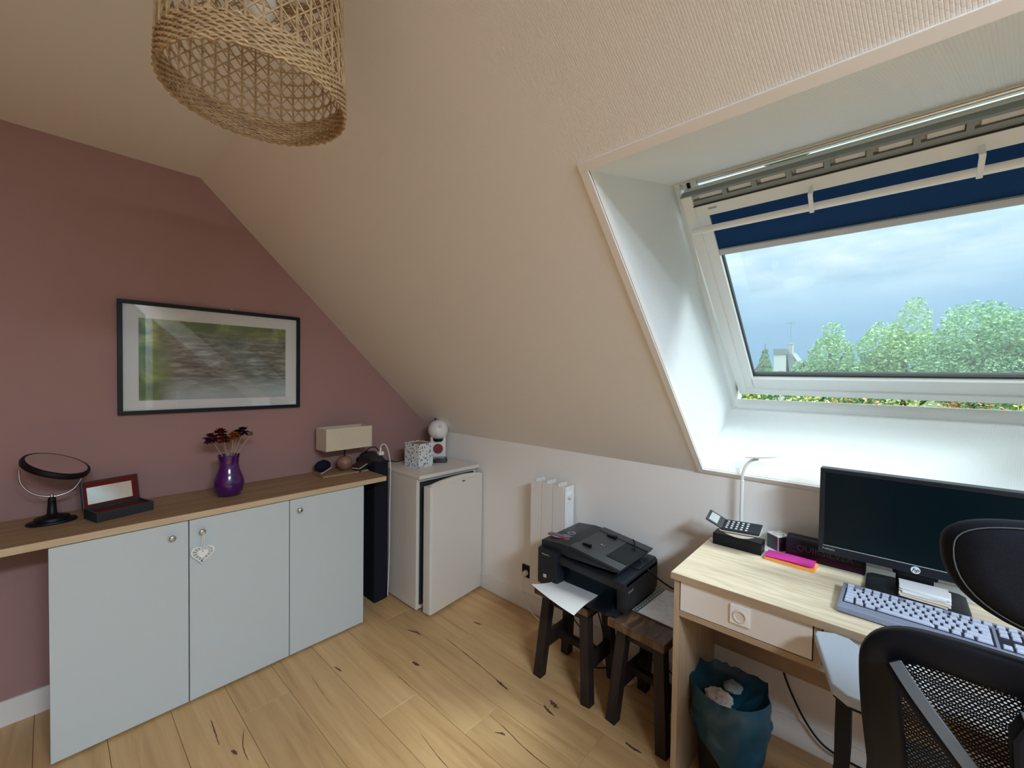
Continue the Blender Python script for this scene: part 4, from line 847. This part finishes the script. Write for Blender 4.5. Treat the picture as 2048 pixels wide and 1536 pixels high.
for lab, px, py, pz, sc in (('crumpled white tissue lying in the blue bin bag', 1.525, .41, .305, 1.0), ('smaller crumpled grey tissue deep in the blue bag', 1.60, .385, .315, .7)):
    bm = NB(); bmesh.ops.create_icosphere(bm, subdivisions=4, radius=.042*sc)
    for v_ in bm.verts:
        n_ = noise.noise(v_.co*45+Vector((px*9, 0, 0))); n2 = noise.noise(v_.co*110); v_.co *= 1+.35*n_+.12*n2; v_.co.z *= .55
    tag(obj('tissue', bm, mat('tissue', (.66, .60, .58), .9) if sc == 1 else mat('tissue_grey', (.30, .36, .38), .9), None, T4((px, py, pz)), sm=25), lab, 'tissue')

# ================================================================== OFFICE CHAIR
ch = thing('office_chair', 'black mesh-back office chair with headrest pulled up to desk', 'chair', (1.19, -.224, 0))
M_ch = mat('chair_black', (.004, .005, .008), .5, spec=.2); M_chg = mat('chair_grey', (.10, .115, .125), .4); M_arm = mat('armrest_pad', (.42, .48, .57), .4)
BX = -.272
def backx(z): return BX - .10*(z-.80)*.55 - .28*max(0, .62-z)*0 + .18*max(0, .78-z)
bw0 = .235
loop = []
def bp(y, z): return (backx(z)+.9*(y*y)*.55, y, z)
pts = [bp(-.06, .985), bp(-.14, .982), bp(-.195, .972), bp(-.222, .945), bp(-.226, .90), bp(-.218, .80), bp(-.200, .66), bp(-.165, .56), bp(-.08, .53), bp(0, .525)]
pts = pts+[(p[0], -p[1], p[2]) for p in reversed(pts[:-1])]+[bp(0, .987)]
LP = smooth(pts, 5, closed=True)
bm = NB(); pr_ = [(.027*math.copysign(abs(math.cos(a))**.55, math.cos(a)), .014*math.copysign(abs(math.sin(a))**.55, math.sin(a))) for a in [2*math.pi*i/14 for i in range(14)]]
cen = Vector((BX, 0, .76)); rings = []
for i, p in enumerate(LP):
    t = (LP[(i+1) % len(LP)]-LP[i-1]).normalized(); inn = (cen-p); inn -= t*inn.dot(t); inn.x = 0; inn.normalize(); bn_ = t.cross(inn).normalized()
    rings.append([bm.verts.new(p+inn*a+bn_*b_) for a, b_ in pr_])
for i in range(len(rings)):
    a, b_ = rings[i], rings[(i+1) % len(rings)]
    for k in range(14): bm.faces.new((a[k], a[(k+1) % 14], b_[(k+1) % 14], b_[k]))
obj('back_frame', bm, M_ch, ch, sm=50)
# woven back: two crossing families of threads
def half(z):
    prev = None
    best = 0
    for p in LP:
        if p.y > 0 and abs(p.z-z) < .03: best = max(best, p.y)
    return max(best-.012, .02)
hz = {i: half(.54+i*.44/44) for i in range(45)}
def hw_(z):
    f = max(0, min(43.999, (z-.54)/.44*44)); i = int(f); return hz[i]*(1-f+i)+hz[i+1]*(f-i)
bm = NB()
def ribbon(P, w, zf):
    a = [bm.verts.new((backx(z)+.9*y*y*.55+.004, y, z+w)) for y, z in P]; b_ = [bm.verts.new((backx(z)+.9*y*y*.55+.004, y, z-w)) for y, z in P]
    for i in range(len(P)-1): bm.faces.new((a[i], a[i+1], b_[i+1], b_[i]))
z = .545
while z < .972:
    w_ = hw_(z); P = [(-w_+2*w_*i/10, z) for i in range(11)]; ribbon(P, .0011, 0); z += .0046
for sgn in (-1, 1):
    c0 = -.70
    while c0 < .70:
        P = []; n_ = 40
        for i in range(n_+1):
            zz = .545+(.972-.545)*i/n_; yy = c0+sgn*(zz-.76)*.8
            if abs(yy) < hw_(zz): P.append((yy, zz))
            else:
                if len(P) > 1:
                    a = [bm.verts.new((backx(q[1])+.9*q[0]*q[0]*.55+.0045, q[0]+.0012, q[1])) for q in P]; b_ = [bm.verts.new((backx(q[1])+.9*q[0]*q[0]*.55+.0045, q[0]-.0012, q[1])) for q in P]
                    for k2 in range(len(P)-1): bm.faces.new((a[k2], a[k2+1], b_[k2+1], b_[k2]))
                P = []
        if len(P) > 1:
            a = [bm.verts.new((backx(q[1])+.9*q[0]*q[0]*.55+.0045, q[0]+.0012, q[1])) for q in P]; b_ = [bm.verts.new((backx(q[1])+.9*q[0]*q[0]*.55+.0045, q[0]-.0012, q[1])) for q in P]
            for k2 in range(len(P)-1): bm.faces.new((a[k2], a[k2+1], b_[k2+1], b_[k2]))
        c0 += .0062
obj('mesh_back', bm, M_ch, ch, kind='stuff', label='fine black woven mesh of the backrest')
# spine and braces behind the mesh
for s in (1, -1):
    bm = NB(); tube(bm, smooth([(BX-.006, s*.212, .945), (BX-.022, s*.186, .912), (BX-.036, s*.142, .860), (BX-.044, s*.092, .800), (BX-.042, s*.030, .720)], 6), 1, prof=[(-.016, -.009), (.016, -.009), (.016, .009), (-.016, .009)], upv=(1, 0, 0)); br = obj('brace', bm, M_ch, ch)
    bm = NB(); tube(bm, smooth([(BX-.022, s*.208, .954), (BX-.038, s*.182, .921), (BX-.052, s*.138, .869), (BX-.060, s*.088, .809), (BX-.058, s*.027, .730)], 6), 1, prof=[(-.003, -.008), (.003, -.008), (.003, .008), (-.003, .008)], upv=(1, 0, 0)); obj('brace_cap', bm, M_chg, br, label='grey upper face of the brace')
bm = NB(); prism(bm, [(-.086, .955), (.086, .955), (.095, .93), (.075, .62), (.055, .45), (-.055, .45), (-.075, .62), (-.095, .93)], 0, .034, .006, 2, frame((BX-.078, 0, 0), (0, 1, 0), (0, 0, 1), (1, 0, 0))); obj('spine', bm, M_ch, ch)
bm = NB(); bx(bm, BX-.076, BX-.046, -.084, .084, .9535, .958, .001); obj('spine_cap', bm, M_chg, ch)
bm = NB(); tube(bm, smooth([(BX-.06, 0, .50), (BX-.03, 0, .44), (BX+.06, 0, .415), (BX+.2, 0, .415)], 6), 1, prof=[(-.012, -.03), (.012, -.03), (.012, .03), (-.012, .03)], upv=(0, 0, 1)); obj('back_support', bm, M_ch, ch)
# headrest
hp = []
for i in range(48):
    a = 2*math.pi*i/48; c_, s_ = math.cos(a), math.sin(a); y = .162*math.copysign(abs(c_)**.72, c_); z = (.058 if s_ > 0 else .105)*math.copysign(abs(s_)**(.75 if s_ > 0 else .9), s_)
    hp.append((y, 1.150+z))
HMx = frame((BX-.026, 0, 0), (0, 1, 0), (0, 0, 1), (1, 0, 0))
def ringloop(f, dx): return [Vector((BX-.026+dx, y*f+0, 1.14+(z-1.14)*f)) for y, z in hp]
bm = NB(); L0 = [ringloop(f, dx+.22*0) for f, dx in ((.70, -.006), (.86, -.004), (.90, .002), (.97, .004), (1.0, .016), (.97, .032), (.86, .042), (.4, .046))]
vs_ = [[bm.verts.new(p+Vector((.9*p.y*p.y*.8, 0, 0))) for p in lp] for lp in L0]
for a, b_ in zip(vs_, vs_[1:]):
    for k in range(48): bm.faces.new((a[k], a[(k+1) % 48], b_[(k+1) % 48], b_[k]))
bm.faces.new(vs_[0]); bm.faces.new(vs_[-1][::-1]); obj('headrest', bm, fabric('headrest_cloth', (.004, .005, .010), (.010, .012, .018), 700, .7), ch, sm=60)
bm = NB(); tube(bm, [p+Vector((.9*p.y*p.y*.8-.001, 0, 0)) for p in ringloop(.915, .0005)], .0010, 6, closed=True); obj('headrest_piping', bm, M_chg, ch)
bm = NB(); tube(bm, smooth([(BX-.03, 0, .97), (BX-.05, 0, 1.02), (BX-.045, 0, 1.10)], 5), 1, prof=[(-.008, -.03), (.008, -.03), (.008, .03), (-.008, .03)], upv=(1, 0, 0)); obj('headrest_post', bm, M_ch, ch)
# seat
bm = NB(); bx(bm, -.235, .255, -.245, .245, .435, .505, .032, 4); obj('seat', bm, fabric('seat_cloth', (.045, .055, .065), (.09, .105, .125), 450, .85), ch, sm=60)
bm = NB(); bx(bm, -.21, .22, -.21, .21, .415, .437, .008); obj('seat_pan', bm, M_ch, ch)
# arms
for s in (1, -1):
    am = T4((.050, s*.285, .735)) @ RZ(s*13)
    bm = NB(); poly = [(-.128, -.030), (-.118, .018), (-.09, .040), (.115, .046), (.132, .040), (.142, .0), (.132, -.030), (.11, -.042), (-.10, -.040)]
    prism(bm, [(x, y*s) for x, y in poly], -.024, 0, .007, 3, am); obj('armrest', bm, M_arm, ch, sm=40)
    bm = NB(); prism(bm, [(x*.95, y*.9*s) for x, y in poly], -.032, -.023, .002, 1, am); obj('armrest_tray', bm, M_ch, ch)
    bm = NB(); tube(bm, smooth([(.035, s*.285, .71), (.035, s*.285, .55), (.03, s*.28, .46), (.02, s*.20, .420)], 5), 1, prof=[(-.032, -.014), (.032, -.014), (.032, .014), (-.032, .014)], upv=(1, 0, 0)); ap = obj('arm_post', bm, M_ch, ch)
    bm = NB(); bx(bm, .052, .060, s*.285-.008, s*.285+.008, .53, .69, .002); obj('post_insert', bm, M_chg, ap)
# base
bm = NB(); cyl(bm, (0, 0, .12), (0, 0, .415), .026, .022, 20); obj('gas_lift', bm, M_ch, ch, sm=50)
bm = NB(); cyl(bm, (0, 0, .07), (0, 0, .13), .045, .04, 20); obj('hub', bm, M_ch, ch, sm=50)
for i in range(5):
    a = 2*math.pi*i/5+.5; d = Vector((math.cos(a), math.sin(a), 0)); bm = NB(); tube(bm, [d*.03+Vector((0, 0, .10)), d*.30+Vector((0, 0, .075))], 1, prof=[(-.012, -.022), (.012, -.018), (.012, .018), (-.012, .022)], upv=(0, 0, 1)); lg = obj('base_leg', bm, M_ch, ch)
    n_ = Vector((-d.y, d.x, 0)); bm = NB()
    for q in (-.014, .014): cyl(bm, d*.30+n_*(q-.008)+Vector((0, 0, .027)), d*.30+n_*(q+.008)+Vector((0, 0, .027)), .027, seg=18)
    cyl(bm, d*.30+Vector((0, 0, .03)), d*.30+Vector((0, 0, .075)), .007, seg=10); obj('castor', bm, M_black, lg, sm=50)

# ================================================================== PENDANT
pd = thing('pendant_lamp', 'woven natural cane pendant lamp hanging from the ceiling', 'pendant lamp', (.269, .897, ZC))
RB_, RT_, ZB, ZT = .150, .142, 1.907-ZC, 2.215-ZC
M_cane = wood('cane', [(.3, (.30, .19, .095)), (.6, (.46, .32, .17)), (.8, (.56, .41, .24))], (60, 60, 60), .6)
def rad(z): return RB_+(RT_-RB_)*(z-ZB)/(ZT-ZB)
def pp(a, z, dr=0): r_ = rad(z)+dr; return Vector((r_*math.cos(a), r_*math.sin(a), z))
NV = 38; Z0 = ZB+.050; Z1 = ZT-.02; NR = 9; dz = (Z1-Z0)/NR
bm = NB()
for i in range(NV):
    a = 2*math.pi*i/NV
    tube(bm, [pp(a, Z0-.01, .0015), pp(a, (Z0+Z1)/2, .0015), pp(a, Z1+.01, .0015)], .0021, 5)
obj('upright_canes', bm, M_cane, pd, sm=60, kind='stuff')
bm = NB()
for j in range(NR+1):
    z = Z0+dz*j; tube(bm, [pp(2*math.pi*k/96, z, -.0015) for k in range(96)], .0017, 5, closed=True)
obj('ring_canes', bm, M_cane, pd, sm=60, kind='stuff')
bm = NB(); da = 2*math.pi/NV; tot = Z1-Z0; nst = 24
for sgn in (1, -1):
    for i in range(NV):
        a0 = da*(i+.5); tube(bm, [pp(a0+sgn*da*NR*s/nst, Z0-.005+(tot+.01)*s/nst, .0005) for s in range(nst+1)], .0014, 4)
obj('diagonal_canes', bm, M_cane, pd, sm=60, kind='stuff')
for z0, nrow, nm in ((ZB, 11, 'rim_band'), (ZT-.024, 5, 'top_band')):
    bm = NB()
    for j in range(nrow):
        z = z0+.0022+j*.0046; ph = (j % 2)*math.pi; N = 180
        tube(bm, [pp(2*math.pi*k/N, z+.0010*math.sin(k*1.9+j), .0022*math.sin(k*math.pi/2+ph)) for k in range(N)], [.0025+.0005*math.sin(k*2.3+j*1.7) for k in range(N)], 5, closed=True)
    obj(nm, bm, M_cane, pd, sm=60, kind='stuff', label='tightly woven cane band')
bm = NB()
for i in range(3):
    a = 2*math.pi*i/3; tube(bm, [pp(a, ZT-.01, -.004), Vector((.02*math.cos(a), .02*math.sin(a), ZT-.03))], .0016, 6)
tube(bm, [(.02*math.cos(2*math.pi*k/24), .02*math.sin(2*math.pi*k/24), ZT-.03) for k in range(24)], .0018, 6, closed=True); obj('shade_ring', bm, M_lacq, pd)
bm = NB(); cyl(bm, (0, 0, ZT-.035), (0, 0, 0), .003, seg=8); obj('cord', bm, M_lacq, pd)
bm = NB(); lathe(bm, [(.018, -.03), (.02, -.02), (.02, .02), (.012, .03), (0, .03)], 20, T4((0, 0, ZT-.05))); obj('socket', bm, M_lacq, pd, sm=50)
bm = NB(); lathe(bm, [(0, -.105), (.018, -.10), (.028, -.085), (.030, -.07), (.024, -.05), (.014, -.035), (.013, -.025), (0, -.025)], 24, T4((0, 0, ZT-.05))); obj('bulb', bm, mat('bulb_opal', (.85, .84, .80), .3), pd, sm=60, label='unlit opal bulb')
bm = NB(); lathe(bm, [(.045, 0), (.045, -.01), (.03, -.02), (0, -.02)], 28); obj('ceiling_rose', bm, M_lacq, pd, sm=50)

# ------------------------------------------------------------------ unseen fill lights added on the ceiling behind the viewer
M_fill = mat('fill_glow', (.9, .85, .75), .5); M_fill.node_tree.nodes['Principled BSDF'].inputs['Emission Color'].default_value = (.714, .85, 1.0, 1); M_fill.node_tree.nodes['Principled BSDF'].inputs['Emission Strength'].default_value = 120.0
for x, y, lab in ((-.28, -1.36, 'added round fill light farther from the slope'), (.26, -1.36, 'added round fill light nearer the slope')):
    cl_ = thing('fill_light', lab, 'fill light', (x, y, ZC), group='added fill lights behind the viewer')
    bm = NB(); lathe(bm, [(.235, 0), (.24, -.02), (.225, -.028), (.222, 0)], 48, cap=False); obj('rim', bm, M_lacq, cl_, sm=40)
    bm = NB(); lathe(bm, [(.223, -.010), (.223, -.030), (.15, -.045), (0, -.05)], 48, cap=False); obj('fill_disc', bm, M_fill, cl_, sm=60)

# ================================================================== OUTSIDE
M_lawn = mat('lawn', (.09, .15, .045), .9); q = tnoise(M_lawn, coord(M_lawn), .6, 5); nodes(M_lawn)[1].new(ramp(M_lawn, q, [(.3, (.06, .11, .03)), (.7, (.16, .22, .07))]), nodes(M_lawn)[2].inputs['Base Color'])
bm = NB(); bx(bm, 4.0, 160, -70, 90, -3.2, -3.0); tag(struct('lawn', bm, M_lawn), 'green garden ground below the roof window')
def leafmat(nm, a, b_):
    mt = mat(nm, a, .7, spec=.2); n, l, bs = nodes(mt); gi = n.new('ShaderNodeNewGeometry'); l.new(ramp(mt, gi.outputs['Random Per Island'], [(.15, a), (.85, b_)]), bs.inputs['Base Color'])
    return mt
M_bark = mat('bark', (.16, .13, .10), .9)
def foliage(bm, lobes, n, size, rnd, flat=.0):
    tot = sum(r_[0]*r_[1]*r_[2] for _, r_ in lobes)
    for c_, r_ in lobes:
        for _ in range(int(n*r_[0]*r_[1]*r_[2]/tot)):
            while True:
                v_ = Vector((rnd.uniform(-1, 1), rnd.uniform(-1, 1), rnd.uniform(-1, 1)))
                if .05 < v_.length < 1: break
            v_ = v_.normalized()*(v_.length**.45)*(1+.22*noise.noise(v_*2.3+Vector(c_)))
            p = Vector(c_)+Vector((v_.x*r_[0], v_.y*r_[1], v_.z*r_[2])); s = size*rnd.uniform(.55, 1.3)
            ex = Vector((rnd.uniform(-1, 1), rnd.uniform(-1, 1), rnd.uniform(-.7, .7))).normalized(); ey = ex.cross(Vector((rnd.uniform(-1, 1), rnd.uniform(-1, 1), rnd.uniform(-1, 1)))).normalized()
            bm.faces.new([bm.verts.new(p+ex*s), bm.verts.new(p+ey*s*.5), bm.verts.new(p-ex*s), bm.verts.new(p-ey*s*.5)])
def tree(name, label, x, y, top, lobes, n, size, a, b_, seed, group='trees beyond the garden'):
    t = thing(name, label, 'tree', (x, y, -3.0), group=group); rnd = random.Random(seed); bm = NB(); foliage(bm, lobes, n, size, rnd); obj('crown', bm, leafmat('leaf_%d' % seed, a, b_), t, kind='stuff')
    bm = NB(); tube(bm, smooth([(0, 0, 0), (.1, .1, 2.0), (0, -.1, 3.8), (.05, .1, (top+3)*.8)], 4), [.30-.24*i/12 for i in range(13)], 8)
    for k in range(5):
        aa = rnd.uniform(0, 6.28); tube(bm, [(0, 0, 2.2+k*.6), (1.3*math.cos(aa), 1.3*math.sin(aa), 3.4+k*.7)], [.10, .03], 6)
    obj('trunk', bm, M_bark, t); return t
GA, GB = (.30, .52, .30), (.58, .82, .50)
D = 34.0
def az(px_dir, h):    # height above floor level at distance D for an elevation ratio
    return 1.4+h*D
tree('leafy_tree', 'bushy green tree with rounded top beside the white house', D, 2.95, 5.4, [((0, 0, 5.6), (1.4, 1.25, 1.7)), ((0, -.5, 3.9), (1.8, 1.7, 1.8)), ((0, 1.0, 3.9), (1.3, 1.2, 1.3)), ((0, -.1, 7.3), (.7, .6, .8))], 11440, .105, GA, GB, 11)
tree('leafy_tree', 'broad green tree with twiggy point, middle of the window view', D+1, -.55, 6.5, [((0, .9, 6.3), (1.5, 1.3, 1.6)), ((0, -.3, 5.2), (2, 2.0, 2.2)), ((0, -.4, 7.8), (.8, .8, 1.5)), ((0, 1.2, 4.0), (1.6, 1.5, 1.8))], 14300, .105, (.32, .54, .28), (.64, .86, .48), 12)
tree('leafy_tree', 'large green tree with broad crown near the right window edge', D-1, -3.45, 6.0, [((0, .2, 6.6), (1.7, 1.6, 1.9)), ((0, -.9, 6.9), (1.3, 1.1, 1.3)), ((0, .9, 5.0), (1.6, 1.6, 2.0)), ((0, -.4, 4.3), (2, 1.8, 1.9))], 14300, .105, (.28, .52, .32), (.56, .80, .50), 13)
tree('leafy_tree', 'dark green tree at the far right of the window view', D, -6.6, 6.3, [((0, 0, 6.0), (1.8, 1.9, 2.2)), ((0, .9, 4.6), (1.7, 1.6, 2.0)), ((0, .6, 7.2), (.9, .8, 1.0))], 12320, .105, (.26, .48, .32), (.50, .74, .48), 14)
tree('leafy_tree', 'low grey-green tree hugging the right side of the white house', D+2, 4.5, 4.0, [((0, 0, 4.4), (1.2, 1.0, 1.4)), ((0, -.9, 4.2), (1.3, 1.1, 1.5)), ((0, .3, 3.2), (1.2, 1.0, 1.3))], 7000, .10, (.26, .46, .30), (.46, .66, .44), 15)
# conifer left of the house
cf = thing('conifer', 'small dark conifer left of the white house', 'tree', (46, 9.0, -3.0), group='trees beyond the garden'); rnd = random.Random(5); bm = NB()
for k in range(15):
    z = 1.2+k*.42; L = (7.6-z)*.30
    for j in range(13):
        a = 2*math.pi*j/13+k*.7; tip = Vector((L*math.cos(a), L*math.sin(a), z-.18+rnd.uniform(-.1, .1)))
        for s in range(5):
            p = Vector((0, 0, z)).lerp(tip, (s+1)/5); w_ = .13+.03*s; ex = tip.normalized()*.22; ey = Vector((-math.sin(a), math.cos(a), rnd.uniform(-.5, .5)))*w_; bm.faces.new([bm.verts.new(p+ex), bm.verts.new(p+ey), bm.verts.new(p-ex), bm.verts.new(p-ey)])
obj('branches', bm, leafmat('leaf_conifer', (.18, .36, .22), (.34, .52, .32)), cf, kind='stuff'); bm = NB(); cyl(bm, (0, 0, 0), (0, 0, 7.7), .16, .02, 8); obj('trunk', bm, M_bark, cf)
tree('leafy_tree', 'rounded green bush tree in front of the conifer', 42, 9.35, 1.6, [((0, .4, 3.6), (1, 1.2, 1.3)), ((0, -.6, 3.5), (1, 1.0, 1.1))], 1800, .14, (.26, .46, .26), (.48, .68, .40), 16)
# house
ho = thing('house', 'white gabled house with grey slate roof among the trees', 'house', (60, 10.1, -3.0))
M_rend = mat('render_white', (.85, .88, .90), .8); M_slate = mat('slate', (.30, .36, .40), .7)
bm = NB(); bx(bm, 0, 7, -.60, .65, 0, 7.35); obj('wall', bm, M_rend, ho)
bm = NB(); bx(bm, -.15, 7.2, -.70, .72, 7.35, 8.0); obj('roof', bm, M_slate, ho)
bm = NB(); prism(bm, [(-.60, 7.9), (-3.8, 3.5), (-3.8, 3.2), (-1.2, 3.2)], 0, 6.5, 0, 1, frame((.2, 0, 0), (0, 1, 0), (0, 0, 1), (1, 0, 0))); obj('lean_to_roof', bm, M_slate, ho)
bm = NB(); bx(bm, .3, 6.0, -3.6, -.7, 0, 3.4); obj('wall', bm, M_rend, ho)
bm = NB(); bx(bm, .5, 1.4, -1.15, -.62, 7.4, 8.55); bx(bm, .45, 1.45, -1.2, -.57, 8.55, 8.65); cyl(bm, (.95, -.88, 8.65), (.95, -.88, 8.8), .08); obj('chimney', bm, mat('chimney_grey', (.55, .60, .62), .8), ho)
bm = NB(); bx(bm, -.03, .02, -.35, .15, 4.2, 5.3); wn_ = obj('window', bm, M_slate, ho); bm = NB(); bx(bm, -.05, -.03, -.28, .08, 4.28, 5.22); obj('pane', bm, M_screen, wn_)
an = thing('tv_antenna', 'thin rooftop television antenna on the house chimney', 'antenna', (60.95, 9.22, 5.795))
bm = NB(); cyl(bm, (0, 0, 0), (0, 0, 2.6), .025, seg=6); obj('mast', bm, M_slate, an); bm = NB(); cyl(bm, (0, -.5, 2.4), (0, .5, 2.4), .02, seg=6)
obj('boom', bm, M_slate, an)
for k in range(4):
    bm = NB(); cyl(bm, (-.2, -.4+k*.27, 2.4), (.2, -.4+k*.27, 2.4), .012, seg=6); cyl(bm, (0, -.4+k*.27, 2.25), (0, -.4+k*.27, 2.55), .012, seg=6); obj('element', bm, M_slate, an)
# shrubs just outside, glimpsed through the gap under the sash
for i, (y, a, b_, lab) in enumerate(((2.9, (.50, .62, .06), (.85, .90, .16), 'bright yellow-green shrub below the left end of the sash'), (1.75, (.50, .55, .14), (.90, .88, .40), 'pale lime shrub second along below the sash'),
                                     (.65, (.60, .34, .14), (.90, .65, .34), 'orange-brown shrub below the middle of the window'), (-.4, (.45, .52, .22), (.85, .88, .48), 'pale green shrub below the middle of the window'), (-1.4, (.32, .15, .07), (.60, .32, .18), 'russet shrub low beyond the right of window'), (-2.5, (.58, .54, .12), (.92, .84, .30), 'yellow shrub at the right below the sash'))):
    t = thing('shrub', lab, 'shrub', (14.0, y, -3.0), group='shrubs below the roof window'); rnd = random.Random(40+i); bm = NB(); foliage(bm, [((0, 0, 3.15), (.8, .75, .95)), ((0, .3, 1.8), (.9, .8, 1.2)), ((0, -.3, 1.5), (.9, .7, 1.2))], 2200, .06, rnd); obj('leaves', bm, leafmat('leaf_s%d' % i, a, b_), t, kind='stuff')
    bm = NB(); cyl(bm, (0, 0, 0), (0, 0, 2.0), .05, .03, 8); obj('stem', bm, M_bark, t)
